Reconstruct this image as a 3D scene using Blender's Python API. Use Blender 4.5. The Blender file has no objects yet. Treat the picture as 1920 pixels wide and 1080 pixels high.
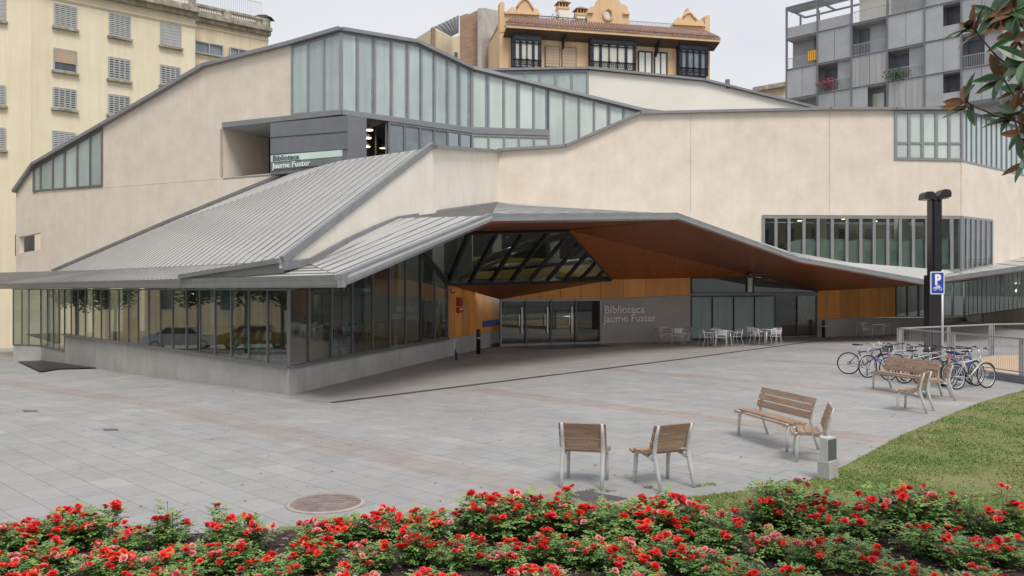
import bpy, bmesh, math, random
from mathutils import Vector, Matrix
from mathutils.geometry import tessellate_polygon
random.seed(7)
C = bpy.context.scene.collection
SC = bpy.context.scene
R = math.radians
# ---------------------------------------------------------------- camera
FPX, EYE, CU, CV = 1550.0, 2.57, 960.0, 543.0      # focal length in photo pixels, eye height, horizon
cd = bpy.data.cameras.new('camera'); cam = bpy.data.objects.new('camera', cd); C.objects.link(cam)
cam.location = (0, 0, EYE); cam.rotation_euler = (R(90), 0, 0)
cd.sensor_width = 36; cd.lens = 36*FPX/1920; cd.shift_y = 3/1920; cd.clip_end = 600; cd.clip_start = .1
SC.camera = cam
# ---------------------------------------------------------------- sky and sun
w = bpy.data.worlds.new('World'); SC.world = w; w.use_nodes = True
nt = w.node_tree; nt.nodes.clear()
SUN_EL, SUN_AZ = R(56), R(22)      # the sun stands to the right behind the camera
out = nt.nodes.new('ShaderNodeOutputWorld'); bg = nt.nodes.new('ShaderNodeBackground'); bg.inputs[1].default_value = .1
sky = nt.nodes.new('ShaderNodeTexSky'); sky.sky_type = 'NISHITA'; sky.sun_disc = False
sky.sun_elevation = SUN_EL; sky.sun_rotation = R(180)-SUN_AZ; sky.dust_density = 3
mx = nt.nodes.new('ShaderNodeMix'); mx.data_type = 'RGBA'; mx.inputs[0].default_value = .9
tc = nt.nodes.new('ShaderNodeTexCoord'); no = nt.nodes.new('ShaderNodeTexNoise'); no.inputs['Scale'].default_value = 1.6; no.inputs['Detail'].default_value = 4
mp = nt.nodes.new('ShaderNodeMapping'); mp.inputs['Scale'].default_value = (1, 1, 3)
cr = nt.nodes.new('ShaderNodeValToRGB'); cr.color_ramp.elements[0].color = (6.3, 6.55, 6.95, 1); cr.color_ramp.elements[1].color = (7.0, 7.1, 7.3, 1)
cr.color_ramp.elements[0].position = .35; cr.color_ramp.elements[1].position = .65
nt.links.new(tc.outputs['Generated'], mp.inputs[0]); nt.links.new(mp.outputs[0], no.inputs['Vector'])
nt.links.new(no.outputs[0], cr.inputs[0]); nt.links.new(sky.outputs[0], mx.inputs[6]); nt.links.new(cr.outputs[0], mx.inputs[7])
nt.links.new(mx.outputs[2], bg.inputs[0]); nt.links.new(bg.outputs[0], out.inputs[0])
sl = bpy.data.lights.new('sun', 'SUN'); sl.energy = 1.8; sl.angle = R(22); sl.color = (1, .95, .88)
so = bpy.data.objects.new('sun', sl); C.objects.link(so)
sd = Vector((math.cos(SUN_EL)*math.sin(SUN_AZ), -math.cos(SUN_EL)*math.cos(SUN_AZ), math.sin(SUN_EL)))
so.rotation_euler = sd.to_track_quat('Z', 'Y').to_euler()
SC.view_settings.view_transform = 'Standard'; SC.view_settings.look = 'None'; SC.view_settings.gamma = 1
SC.view_settings.exposure = 0.3

# ---------------------------------------------------------------- materials
def mat(name, col, rough=.7, var=.0, scale=1.0, col2=None, bump=0, bscale=40, metal=0, spec=.5, stretch=(1,1,1), streak=0, detail=6, emit=None, coat=0, fine=0, rnd=0):
    m = bpy.data.materials.new(name); m.use_nodes = True; t = m.node_tree; b = t.nodes['Principled BSDF']
    b.inputs['Roughness'].default_value = rough; b.inputs['Metallic'].default_value = metal
    b.inputs['Specular IOR Level'].default_value = spec; b.inputs['Coat Weight'].default_value = coat
    b.inputs['Base Color'].default_value = (*col, 1)
    if emit: b.inputs['Emission Color'].default_value = (*emit[:3], 1); b.inputs['Emission Strength'].default_value = emit[3]
    tcn = t.nodes.new('ShaderNodeTexCoord')
    last = None
    if var or col2:
        mpn = t.nodes.new('ShaderNodeMapping'); mpn.inputs['Scale'].default_value = stretch
        t.links.new(tcn.outputs['Object'], mpn.inputs[0])
        n = t.nodes.new('ShaderNodeTexNoise'); n.inputs['Scale'].default_value = scale; n.inputs['Detail'].default_value = detail; n.inputs['Roughness'].default_value = .62
        t.links.new(mpn.outputs[0], n.inputs['Vector'])
        r = t.nodes.new('ShaderNodeValToRGB'); r.color_ramp.elements[0].position = .32; r.color_ramp.elements[1].position = .68
        c2 = col2 or tuple(c*(1-var) for c in col); c1 = col if col2 else tuple(min(1, c*(1+var*.6)) for c in col)
        r.color_ramp.elements[0].color = (*c2, 1); r.color_ramp.elements[1].color = (*c1, 1)
        t.links.new(n.outputs[0], r.inputs[0]); last = r.outputs[0]
    for amt, sc_ in ((streak, (2.5, 2.5, .18)), (fine, (30, 30, 30))):
        if amt and last is not None:
            mp2 = t.nodes.new('ShaderNodeMapping'); mp2.inputs['Scale'].default_value = sc_
            t.links.new(tcn.outputs['Object'], mp2.inputs[0])
            n2 = t.nodes.new('ShaderNodeTexNoise'); n2.inputs['Scale'].default_value = 1.3; n2.inputs['Detail'].default_value = 5
            t.links.new(mp2.outputs[0], n2.inputs['Vector'])
            mr = t.nodes.new('ShaderNodeMapRange'); mr.inputs[1].default_value = .3; mr.inputs[2].default_value = .7; mr.inputs[3].default_value = 1-amt; mr.inputs[4].default_value = 1+amt*.5
            t.links.new(n2.outputs[0], mr.inputs[0])
            vm = t.nodes.new('ShaderNodeVectorMath'); vm.operation = 'SCALE'
            t.links.new(last, vm.inputs[0]); t.links.new(mr.outputs[0], vm.inputs['Scale']); last = vm.outputs[0]
    if rnd and last is not None:
        oi = t.nodes.new('ShaderNodeObjectInfo'); mr = t.nodes.new('ShaderNodeMapRange'); mr.inputs[3].default_value = 1-rnd; mr.inputs[4].default_value = 1+rnd*.6
        t.links.new(oi.outputs['Random'], mr.inputs[0]); vm = t.nodes.new('ShaderNodeVectorMath'); vm.operation = 'SCALE'
        t.links.new(last, vm.inputs[0]); t.links.new(mr.outputs[0], vm.inputs['Scale']); last = vm.outputs[0]
    if last is not None: t.links.new(last, b.inputs['Base Color'])
    if bump:
        n3 = t.nodes.new('ShaderNodeTexNoise'); n3.inputs['Scale'].default_value = bscale; n3.inputs['Detail'].default_value = 5
        t.links.new(tcn.outputs['Object'], n3.inputs['Vector'])
        bp = t.nodes.new('ShaderNodeBump'); bp.inputs['Strength'].default_value = bump; bp.inputs['Distance'].default_value = .02
        t.links.new(n3.outputs[0], bp.inputs['Height']); t.links.new(bp.outputs[0], b.inputs['Normal'])
    return m

def clear_glass(name, tint, refl=.12, rough=0.0):
    m = bpy.data.materials.new(name); m.use_nodes = True; t = m.node_tree; t.nodes.clear()
    o = t.nodes.new('ShaderNodeOutputMaterial'); tr = t.nodes.new('ShaderNodeBsdfTransparent'); tr.inputs[0].default_value = (*tint, 1)
    g = t.nodes.new('ShaderNodeBsdfGlossy'); g.inputs['Roughness'].default_value = rough; g.inputs['Color'].default_value = (.9, .93, .95, 1)
    lw = t.nodes.new('ShaderNodeMath'); lw.operation = 'POWER'; lw.inputs[1].default_value = 4; fc = t.nodes.new('ShaderNodeLayerWeight'); fc.inputs[0].default_value = .5; t.links.new(fc.outputs['Facing'], lw.inputs[0])
    ma = t.nodes.new('ShaderNodeMath'); ma.operation = 'ADD'; ma.inputs[1].default_value = refl; ma.use_clamp = True
    ms = t.nodes.new('ShaderNodeMixShader')
    t.links.new(lw.outputs[0], ma.inputs[0]); t.links.new(ma.outputs[0], ms.inputs[0]); t.links.new(tr.outputs[0], ms.inputs[1]); t.links.new(g.outputs[0], ms.inputs[2]); t.links.new(ms.outputs[0], o.inputs[0])
    return m

M = {}
M['beige'] = mat('beige_render', (.81, .735, .635), .9, scale=1.1, col2=(.72, .63, .53), bump=.25, bscale=30, streak=.035, fine=.07, detail=9)
M['pale'] = mat('lit_beige_render', (.84, .79, .71), .9, scale=.7, col2=(.76, .695, .61), bump=.2, bscale=25, streak=.05, fine=.05, detail=9)  # lighter copy of the beige render, that wall's brighter facing painted in
M['white'] = mat('white_render', (.88, .85, .78), .9, scale=.3, col2=(.80, .76, .68), bump=.1, bscale=30)
M['conc'] = mat('grey_concrete', (.54, .53, .50), .85, scale=.9, col2=(.41, .40, .38), bump=.3, bscale=25, streak=.08, fine=.1)
M['concd'] = mat('shop_concrete', (.50, .485, .46), .85, scale=1.2, col2=(.42, .405, .385), bump=.3, bscale=30, fine=.12)
M['zinc'] = mat('zinc_sheet', (.50, .495, .475), .55, scale=.7, col2=(.44, .437, .425), metal=.08, spec=.3)
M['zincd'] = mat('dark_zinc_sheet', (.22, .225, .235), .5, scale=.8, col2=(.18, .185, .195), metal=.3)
M['trim'] = mat('zinc_trim', (.30, .305, .32), .45, scale=1.5, col2=(.24, .245, .26), metal=.4)
M['seam'] = mat('zinc_seam', (.27, .27, .265), .5, scale=2, col2=(.2, .2, .2), metal=.2)
M['frame'] = mat('grey_aluminium_frame', (.20, .205, .21), .4, var=.12, scale=3, metal=.4)
M['framel'] = mat('light_aluminium_frame', (.30, .31, .32), .4, var=.1, scale=3, metal=.4)
M['framed'] = mat('dark_frame', (.06, .065, .07), .4, var=.2, scale=3, metal=.3)
M['frost'] = mat('frosted_glass', (.47, .56, .54), .22, scale=.5, col2=(.38, .47, .47), spec=.6, coat=.5, streak=.12, rnd=.14)
M['frostl'] = mat('pale_frosted_glass', (.60, .69, .65), .25, scale=.5, col2=(.52, .60, .57), spec=.5, coat=.5, streak=.08, rnd=.10)
M['frostd'] = mat('dark_gap_glass', (.20, .24, .26), .1, var=.3, scale=1, spec=.8, coat=.5)  # dark tone for clear gaps beside frosted panes and other dark panes
M['blind'] = mat('blue_green_blind', (.36, .44, .43), .6, scale=1.5, col2=(.28, .355, .355), stretch=(2, 2, .4))
M['blindw'] = mat('pale_sheet_blind', (.62, .73, .70), .6, scale=1.5, col2=(.50, .60, .58), stretch=(2, 2, .4))
M['glass'] = clear_glass('clear_glass', (.64, .69, .67), .085)
M['glassd'] = clear_glass('dark_glass', (.58, .62, .63), .05)
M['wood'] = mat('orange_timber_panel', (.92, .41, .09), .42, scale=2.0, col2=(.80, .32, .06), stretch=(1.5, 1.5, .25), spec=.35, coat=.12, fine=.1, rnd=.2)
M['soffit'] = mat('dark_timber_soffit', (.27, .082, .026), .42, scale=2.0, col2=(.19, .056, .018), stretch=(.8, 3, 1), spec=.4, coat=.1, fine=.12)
M['clad'] = mat('grey_cladding', (.20, .21, .23), .5, var=.1, scale=1.2, metal=.2)
M['soff'] = mat('grey_soffit', (.36, .365, .37), .8, var=.06, scale=1)
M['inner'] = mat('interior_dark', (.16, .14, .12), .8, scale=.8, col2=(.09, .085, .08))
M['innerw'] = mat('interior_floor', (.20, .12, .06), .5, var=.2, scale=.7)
M['colw'] = mat('column_paint', (.55, .60, .55), .6, var=.08, scale=1)
M['coly'] = mat('ochre_column_paint', (.50, .38, .12), .6, var=.12, scale=1)
M['letter'] = mat('letter_metal', (.92, .92, .90), .5, var=.05, scale=5)
M['letterd'] = mat('dark_letters', (.10, .14, .14), .6, var=.1, scale=5)
M['mint'] = mat('mint_strip', (.68, .84, .80), .3, var=.05, scale=1)
M['black'] = mat('black_paint', (.018, .018, .024), .35, var=.3, scale=3, spec=.5)
M['alu'] = mat('brushed_aluminium', (.78, .79, .80), .32, var=.08, scale=8, metal=.45)
M['cast'] = mat('cast_aluminium', (.60, .61, .60), .5, var=.1, scale=6, metal=.25, fine=.05)
M['slat'] = mat('weathered_slats', (.45, .31, .22), .75, scale=3, col2=(.29, .19, .135), stretch=(.6, 5, 5), bump=.4, bscale=20, fine=.14)
M['red'] = mat('red_plastic', (.45, .02, .03), .4, var=.2, scale=6)
M['blue'] = mat('blue_sign_film', (.02, .09, .42), .4, var=.15, scale=4)
M['lamp'] = mat('warm_lamp', (1, .8, .5), .5, emit=(1, .78, .38, 7))
M['yellow'] = mat('yellow_facade', (.83, .75, .56), .9, scale=.25, col2=(.76, .67, .48), bump=.15, bscale=20, streak=.06)
M['yellow2'] = mat('cream_facade', (.80, .70, .51), .9, scale=.25, col2=(.62, .50, .33), bump=.15, bscale=20, streak=.12)
M['cornice'] = mat('weathered_cornice', (.50, .45, .34), .9, scale=1.3, col2=(.24, .22, .17), bump=.3, bscale=12, streak=.3)
M['shut'] = mat('grey_shutter', (.42, .43, .42), .7, var=.12, scale=2)
M['shutd'] = mat('dark_window_glass', (.06, .075, .10), .12, var=.4, scale=1, spec=.8)
M['blindt'] = mat('tan_roller_blind', (.52, .40, .29), .8, var=.1, scale=2)
M['ochre'] = mat('ochre_stucco', (.80, .56, .34), .9, scale=.4, col2=(.71, .48, .28), bump=.2, bscale=15, streak=.1)
M['iron'] = mat('black_ironwork', (.028, .032, .045), .4, var=.4, scale=5, metal=.4)
M['curt'] = mat('curtained_glass', (.62, .62, .54), .25, var=.12, scale=1.5, coat=.3)
M['wglass'] = mat('pale_window_glass', (.80, .80, .72), .2, var=.05, scale=1, coat=.5)  # even pale pane colour
M['tile'] = mat('terracotta_tiles', (.40, .26, .20), .85, scale=3, col2=(.24, .15, .12), bump=.3)
M['brown'] = mat('dark_timber', (.12, .075, .05), .7, var=.3, scale=3)
M['gpanel'] = mat('perforated_grey_panel', (.50, .51, .525), .6, scale=.5, col2=(.40, .41, .425), metal=.2, rnd=.12)
M['gslab'] = mat('grey_slab_edge', (.46, .47, .48), .7, var=.1, scale=1)
M['gdark'] = mat('recess_grey', (.13, .14, .17), .5, var=.3, scale=1)
M['sand'] = mat('sandy_ground', (.58, .42, .28), .95, scale=2, col2=(.48, .34, .23), bump=.2, fine=.1)

# brick
def brickmat(name, c1, c2, cm, sx, sy):
    m = bpy.data.materials.new(name); m.use_nodes = True; t = m.node_tree; b = t.nodes['Principled BSDF']; b.inputs['Roughness'].default_value = .9
    tcn = t.nodes.new('ShaderNodeTexCoord'); sp = t.nodes.new('ShaderNodeSeparateXYZ'); cb = t.nodes.new('ShaderNodeCombineXYZ'); ad = t.nodes.new('ShaderNodeMath')
    br = t.nodes.new('ShaderNodeTexBrick'); br.inputs['Color1'].default_value = (*c1, 1); br.inputs['Color2'].default_value = (*c2, 1); br.inputs['Mortar'].default_value = (*cm, 1)
    br.inputs['Scale'].default_value = 1; br.inputs['Brick Width'].default_value = sx; br.inputs['Row Height'].default_value = sy; br.inputs['Mortar Size'].default_value = .015
    t.links.new(tcn.outputs['Object'], sp.inputs[0]); t.links.new(sp.outputs[0], ad.inputs[0]); t.links.new(sp.outputs[1], ad.inputs[1])
    t.links.new(ad.outputs[0], cb.inputs[0]); t.links.new(sp.outputs[2], cb.inputs[1]); t.links.new(cb.outputs[0], br.inputs['Vector'])
    t.links.new(br.outputs[0], b.inputs['Base Color'])
    return m
M['brick'] = brickmat('brick', (.40, .24, .15), (.28, .16, .10), (.42, .34, .27), .5, .14)

# ---------------------------------------------------------------- geometry helpers
def P(u, v, Y): return Vector(((u-CU)/FPX*Y, Y, EYE+(CV-v)/FPX*Y))
def ray(u, v): return Vector(((u-CU)/FPX, 1, (CV-v)/FPX))
def G(u, v, z=0.0):
    Y = FPX*(EYE-z)/(v-CV); return Vector(((u-CU)/FPX*Y, Y, z))
def rayplane(u, v, a, b, c):
    n = (b-a).cross(c-a); d = ray(u, v); o = Vector((0, 0, EYE))
    return o + d*(n.dot(a-o)/n.dot(d))
class VP:                                     # vertical plane through p with plan direction d
    def __init__(s, p, d):
        s.p = Vector((p[0], p[1], 0)); s.d = Vector((d[0], d[1], 0)).normalized(); n = Vector((s.d.y, -s.d.x, 0))
        if n.dot(Vector((0, 0, 0))-s.p) < 0: n = -n
        s.n = n                               # towards the camera
    def at(s, u, v):
        d = ray(u, v); t = s.n.dot(s.p)/s.n.dot(d); q = d*t; q.z += EYE; return q
    def sh(s, k): return VP((s.p+s.n*k)[:2], s.d[:2])
class MB:
    def __init__(s): s.v = []; s.f = []; s.mi = []; s.mats = []; s.sm = []
    def m(s, mt):
        if mt not in s.mats: s.mats.append(mt)
        return s.mats.index(mt)
    def poly(s, pts, mt, sm=False):
        b = len(s.v); s.v += [tuple(p) for p in pts]; s.f.append(tuple(range(b, b+len(pts)))); s.mi.append(s.m(mt)); s.sm.append(sm)
    def hexa(s, a, mt):                       # a: 8 points, bottom loop 0-3, top loop 4-7
        b = len(s.v); s.v += [tuple(p) for p in a]; k = s.m(mt)
        for f in ((0,3,2,1),(4,5,6,7),(0,1,5,4),(1,2,6,5),(2,3,7,6),(3,0,4,7)):
            s.f.append(tuple(b+i for i in f)); s.mi.append(k); s.sm.append(False)
    def box(s, c, sz, mt, rz=0, mtx=None):
        T = mtx or (Matrix.Translation(c) @ Matrix.Rotation(rz, 4, 'Z'))
        x, y, z = sz[0]/2, sz[1]/2, sz[2]/2
        s.hexa([T @ Vector(q) for q in ((-x,-y,-z),(x,-y,-z),(x,y,-z),(-x,y,-z),(-x,-y,z),(x,-y,z),(x,y,z),(-x,y,z))], mt)
    def bar(s, p, q, wd, dp, n, mt):          # box from p to q; dp along n, wd across
        p = Vector(p); q = Vector(q); a = (q-p)
        if a.length < 1e-5: return
        n = Vector(n).normalized(); x = a.cross(n).normalized(); n = x.cross(a).normalized()
        x = x*wd/2; y = n*dp/2
        s.hexa([p-x-y, p+x-y, p+x+y, p-x+y, q-x-y, q+x-y, q+x+y, q-x+y], mt)
    def tube(s, pts, r, mt, n=6, cap=True, closed=False):
        pts = [Vector(p) for p in pts]; k = s.m(mt); b = len(s.v); N = len(pts)
        rr = r if isinstance(r, (list, tuple)) else [r]*N; ref = None
        for i, p in enumerate(pts):
            if closed: t = pts[(i+1) % N]-pts[i-1]
            else: t = pts[min(i+1, N-1)]-pts[max(i-1, 0)]
            t.normalize()
            if ref is None: ref = Vector((0, 0, 1)) if abs(t.z) < .9 else Vector((1, 0, 0))
            x = t.cross(ref).normalized(); y = x.cross(t).normalized(); ref = y
            for j in range(n):
                a = 2*math.pi*j/n; s.v.append(tuple(p+(x*math.cos(a)+y*math.sin(a))*rr[i]))
        for i in range(N if closed else N-1):
            i2 = (i+1) % N
            for j in range(n):
                s.f.append((b+i*n+j, b+i*n+(j+1) % n, b+i2*n+(j+1) % n, b+i2*n+j)); s.mi.append(k); s.sm.append(True)
        if cap and not closed:
            s.f.append(tuple(b+j for j in range(n))[::-1]); s.mi.append(k); s.sm.append(False)
            s.f.append(tuple(b+(N-1)*n+j for j in range(n))); s.mi.append(k); s.sm.append(False)
    def ring(s, c, rad, r, mt, ax='y', N=28, n=5):
        pts = []
        for i in range(N):
            a = 2*math.pi*i/N; ca, sa = rad*math.cos(a), rad*math.sin(a)
            pts.append(Vector(c)+(Vector((ca, 0, sa)) if ax == 'y' else Vector((ca, sa, 0))))
        s.tube(pts, r, mt, n, closed=True)
    def lathe(s, prof, mt, c=(0,0,0), n=12, sm=True):
        k = s.m(mt); b = len(s.v)
        for (r, z) in prof:
            for j in range(n):
                a = 2*math.pi*j/n; s.v.append((c[0]+r*math.cos(a), c[1]+r*math.sin(a), c[2]+z))
        for i in range(len(prof)-1):
            for j in range(n):
                s.f.append((b+i*n+j, b+i*n+(j+1) % n, b+(i+1)*n+(j+1) % n, b+(i+1)*n+j)); s.mi.append(k); s.sm.append(sm)
        s.f.append(tuple(b+j for j in range(n))[::-1]); s.mi.append(k); s.sm.append(False)
        s.f.append(tuple(b+(len(prof)-1)*n+j for j in range(n))); s.mi.append(k); s.sm.append(False)
    def slab(s, pts, off, mt, holes=()):      # polygon with holes, thickened by vector off
        loops = [[Vector(p) for p in pts]]+[[Vector(p) for p in h] for h in holes]
        flat = [p for l in loops for p in l]; b = len(s.v); n = len(flat); k = s.m(mt)
        s.v += [tuple(p) for p in flat]+[tuple(p+off) for p in flat]
        for t in tessellate_polygon(loops):
            s.f.append((b+t[0], b+t[1], b+t[2])); s.mi.append(k); s.sm.append(False)
            s.f.append((b+n+t[2], b+n+t[1], b+n+t[0])); s.mi.append(k); s.sm.append(False)
        o = 0
        for l in loops:
            for i in range(len(l)):
                a, c = b+o+i, b+o+(i+1) % len(l)
                s.f.append((a, c, c+n, a+n)); s.mi.append(k); s.sm.append(False)
            o += len(l)
    def mesh(s, name):
        me = bpy.data.meshes.new(name); me.from_pydata(s.v, [], s.f)
        for mt in s.mats: me.materials.append(mt)
        me.polygons.foreach_set('material_index', s.mi); me.polygons.foreach_set('use_smooth', s.sm)
        bm = bmesh.new(); bm.from_mesh(me); bmesh.ops.recalc_face_normals(bm, faces=bm.faces); bm.to_mesh(me); bm.free()
        me.update(); return me
    def build(s, name, parent=None, **kw):
        me = s.mesh(name)
        o = bpy.data.objects.new(name, me); C.objects.link(o); o.parent = parent
        for k, v in kw.items(): o[k] = v
        return o
def thing(name, label, cat, loc=(0,0,0), rz=0, group=None):
    o = bpy.data.objects.new(name, None); C.objects.link(o); o.location = loc; o.rotation_euler = (0, 0, rz)
    o['label'] = label; o['category'] = cat
    if group: o['group'] = group
    return o
def copy_tree(o, parent=None):
    c = o.copy(); C.objects.link(c); c.parent = parent
    for ch in o.children: copy_tree(ch, c)
    return c
def dup(o, loc, rz, label, sc=1, group=None):
    c = copy_tree(o); c.location = loc; c.rotation_euler = (0, 0, rz); c.scale = (sc, sc, sc); c['label'] = label
    if group: c['group'] = group
    return c
def ip(poly, u):                              # v on a polyline of photo points at u
    poly = sorted(poly)
    for (a, b) in zip(poly, poly[1:]):
        if a[0] <= u <= b[0]: return a[1]+(b[1]-a[1])*(u-a[0])/(b[0]-a[0]+1e-9)
    return poly[0][1] if u < poly[0][0] else poly[-1][1]

# ================================================================= GROUND
pd = Vector((-.72, .695, 0)); pn = Vector((.695, .72, 0))       # direction of the paving bands and across
def sstep(a, b, x):
    t = max(0, min(1, (x-a)/(b-a))); return t*t*(3-2*t)
def gz(x, y):
    d = -.66*(x+5.44)+.75*(y-20.1)
    z = -.033*max(0, d)*sstep(-5.0, -9.0, x)
    z += .13*max(0, x-21.5)*sstep(24, 34, y)
    return max(z, -2.2) if z < 0 else min(z, 2)
def heightgrid(mb, x0, x1, y0, y1, st, mt, dz=0):
    nx = int((x1-x0)/st); ny = int((y1-y0)/st); b = len(mb.v); k = mb.m(mt)
    for j in range(ny+1):
        for i in range(nx+1):
            x = x0+i*st; y = y0+j*st; mb.v.append((x, y, gz(x, y)+dz))
    for j in range(ny):
        for i in range(nx):
            a = b+j*(nx+1)+i; mb.f.append((a, a+1, a+nx+2, a+nx+1)); mb.mi.append(k); mb.sm.append(True)

def GG(u, v):
    z = 0.0
    for _ in range(25): p = G(u, v, z); z = gz(p.x, p.y)
    p.z = z; return p
def paving():
    m = bpy.data.materials.new('stone_paving'); m.use_nodes = True; t = m.node_tree; b = t.nodes['Principled BSDF']
    L = t.links.new; N = t.nodes.new
    tcn = N('ShaderNodeTexCoord'); mp_ = N('ShaderNodeMapping'); mp_.vector_type = 'POINT'
    ang = math.atan2(pd.y, pd.x); mp_.inputs['Rotation'].default_value = (0, 0, -ang)
    L(tcn.outputs['Object'], mp_.inputs[0])
    br = N('ShaderNodeTexBrick'); br.inputs['Scale'].default_value = 1; br.inputs['Brick Width'].default_value = .62; br.inputs['Row Height'].default_value = .40
    br.inputs['Mortar Size'].default_value = .005; br.inputs['Mortar Smooth'].default_value = .4; br.offset = .37; br.inputs['Bias'].default_value = 0
    br.inputs['Color1'].default_value = (.345, .343, .338, 1); br.inputs['Color2'].default_value = (.378, .374, .367, 1); br.inputs['Mortar'].default_value = (.19, .185, .175, 1)
    L(mp_.outputs[0], br.inputs['Vector'])
    # occasional odd slabs: a second brick texture with the same cells picks warm or pale ones
    br2 = N('ShaderNodeTexBrick'); br2.inputs['Scale'].default_value = 1; br2.inputs['Brick Width'].default_value = .62; br2.inputs['Row Height'].default_value = .40
    br2.inputs['Mortar Size'].default_value = 0; br2.offset = .37; br2.inputs['Color1'].default_value = (0, 0, 0, 1); br2.inputs['Color2'].default_value = (1, 1, 1, 1)
    mo = N('ShaderNodeVectorMath'); mo.operation = 'ADD'; mo.inputs[1].default_value = (.62*64, .4*40, 0); L(mp_.outputs[0], mo.inputs[0]); L(mo.outputs[0], br2.inputs['Vector'])
    r2 = N('ShaderNodeValToRGB'); e = r2.color_ramp.elements; e[0].position = .0; e[0].color = (.93, .96, 1.0, 1); e[1].position = 1; e[1].color = (1.10, 1.06, 1.0, 1)
    q = r2.color_ramp.elements.new(.1); q.color = (1, 1, 1, 1); q = r2.color_ramp.elements.new(.86); q.color = (1, 1, 1, 1); q = r2.color_ramp.elements.new(.93); q.color = (1.08, 1.08, 1.07, 1)
    L(br2.outputs[0], r2.inputs[0])
    mu = N('ShaderNodeMix'); mu.data_type = 'RGBA'; mu.blend_type = 'MULTIPLY'; mu.inputs[0].default_value = 1; L(br.outputs[0], mu.inputs[6]); L(r2.outputs[0], mu.inputs[7])
    # red granite bands every 6.75 m across
    sp = N('ShaderNodeSeparateXYZ'); L(mp_.outputs[0], sp.inputs[0])
    # across coordinate: mapped y = -pn.p  (rotation of pd onto +x puts pn on -y)
    ab = N('ShaderNodeMath'); ab.operation = 'MULTIPLY'; ab.inputs[1].default_value = -1; L(sp.outputs[1], ab.inputs[0])
    ad = N('ShaderNodeMath'); ad.operation = 'SUBTRACT'; ad.inputs[1].default_value = 7.86-.42; L(ab.outputs[0], ad.inputs[0])
    md = N('ShaderNodeMath'); md.operation = 'FLOORED_MODULO'; md.inputs[1].default_value = 6.76; L(ad.outputs[0], md.inputs[0])
    ls = N('ShaderNodeMath'); ls.operation = 'LESS_THAN'; ls.inputs[1].default_value = .82; L(md.outputs[0], ls.inputs[0])
    nz = N('ShaderNodeTexNoise'); nz.inputs['Scale'].default_value = .5; L(tcn.outputs['Object'], nz.inputs['Vector'])
    mr = N('ShaderNodeMapRange'); mr.inputs[1].default_value = .35; mr.inputs[2].default_value = .6; mr.inputs[3].default_value = .45; mr.inputs[4].default_value = 1; L(nz.outputs[0], mr.inputs[0])
    ml = N('ShaderNodeMath'); ml.operation = 'MULTIPLY'; L(ls.outputs[0], ml.inputs[0]); L(mr.outputs[0], ml.inputs[1])
    rc = N('ShaderNodeMix'); rc.data_type = 'RGBA'; rc.blend_type = 'MULTIPLY'; rc.inputs[7].default_value = (.97, .84, .79, 1); L(ml.outputs[0], rc.inputs[0]); L(mu.outputs[2], rc.inputs[6])
    # soil staining (the sheet under the canopy has its own dirt film)
    n1 = N('ShaderNodeTexNoise'); n1.inputs['Scale'].default_value = .33; n1.inputs['Detail'].default_value = 7; n1.inputs['Roughness'].default_value = .65; L(tcn.outputs['Object'], n1.inputs['Vector'])
    m1 = N('ShaderNodeMapRange'); m1.inputs[1].default_value = .3; m1.inputs[2].default_value = .7; m1.inputs[3].default_value = .86; m1.inputs[4].default_value = 1.06; L(n1.outputs[0], m1.inputs[0])
    n2 = N('ShaderNodeTexNoise'); n2.inputs['Scale'].default_value = 45; n2.inputs['Detail'].default_value = 3; L(tcn.outputs['Object'], n2.inputs['Vector'])
    m2 = N('ShaderNodeMapRange'); m2.inputs[1].default_value = .3; m2.inputs[2].default_value = .7; m2.inputs[3].default_value = .9; m2.inputs[4].default_value = 1.06; L(n2.outputs[0], m2.inputs[0])
    mm0 = N('ShaderNodeMath'); mm0.operation = 'MULTIPLY'; L(m1.outputs[0], mm0.inputs[0]); L(m2.outputs[0], mm0.inputs[1])
    vo = N('ShaderNodeTexVoronoi'); vo.inputs['Scale'].default_value = 1.9; L(tcn.outputs['Object'], vo.inputs['Vector'])
    m3 = N('ShaderNodeMapRange'); m3.inputs[1].default_value = .035; m3.inputs[2].default_value = .055; m3.inputs[3].default_value = .62; m3.inputs[4].default_value = 1; L(vo.outputs['Distance'], m3.inputs[0])
    n4 = N('ShaderNodeTexNoise'); n4.inputs['Scale'].default_value = 2.2; n4.inputs['Detail'].default_value = 8; n4.inputs['Roughness'].default_value = .7; L(tcn.outputs['Object'], n4.inputs['Vector'])
    m4 = N('ShaderNodeMapRange'); m4.inputs[1].default_value = .28; m4.inputs[2].default_value = .5; m4.inputs[3].default_value = .84; m4.inputs[4].default_value = 1; L(n4.outputs[0], m4.inputs[0])
    mm1 = N('ShaderNodeMath'); mm1.operation = 'MULTIPLY'; L(m3.outputs[0], mm1.inputs[0]); L(m4.outputs[0], mm1.inputs[1])
    mm = N('ShaderNodeMath'); mm.operation = 'MULTIPLY'; L(mm0.outputs[0], mm.inputs[0]); L(mm1.outputs[0], mm.inputs[1])
    vs = N('ShaderNodeVectorMath'); vs.operation = 'SCALE'; L(rc.outputs[2], vs.inputs[0]); L(mm.outputs[0], vs.inputs['Scale'])
    L(vs.outputs[0], b.inputs['Base Color']); b.inputs['Roughness'].default_value = .8; b.inputs['Specular IOR Level'].default_value = .3
    bp = N('ShaderNodeBump'); bp.inputs['Strength'].default_value = .35; bp.inputs['Distance'].default_value = .006; L(br.outputs['Fac'], bp.inputs['Height']); bp.invert = True; L(bp.outputs[0], b.inputs['Normal'])
    return m
M['pave'] = paving()
M['dirty'] = mat('dirt_film_paving', (.39, .37, .355), .75, scale=.9, col2=(.32, .305, .29), fine=.08)
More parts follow.
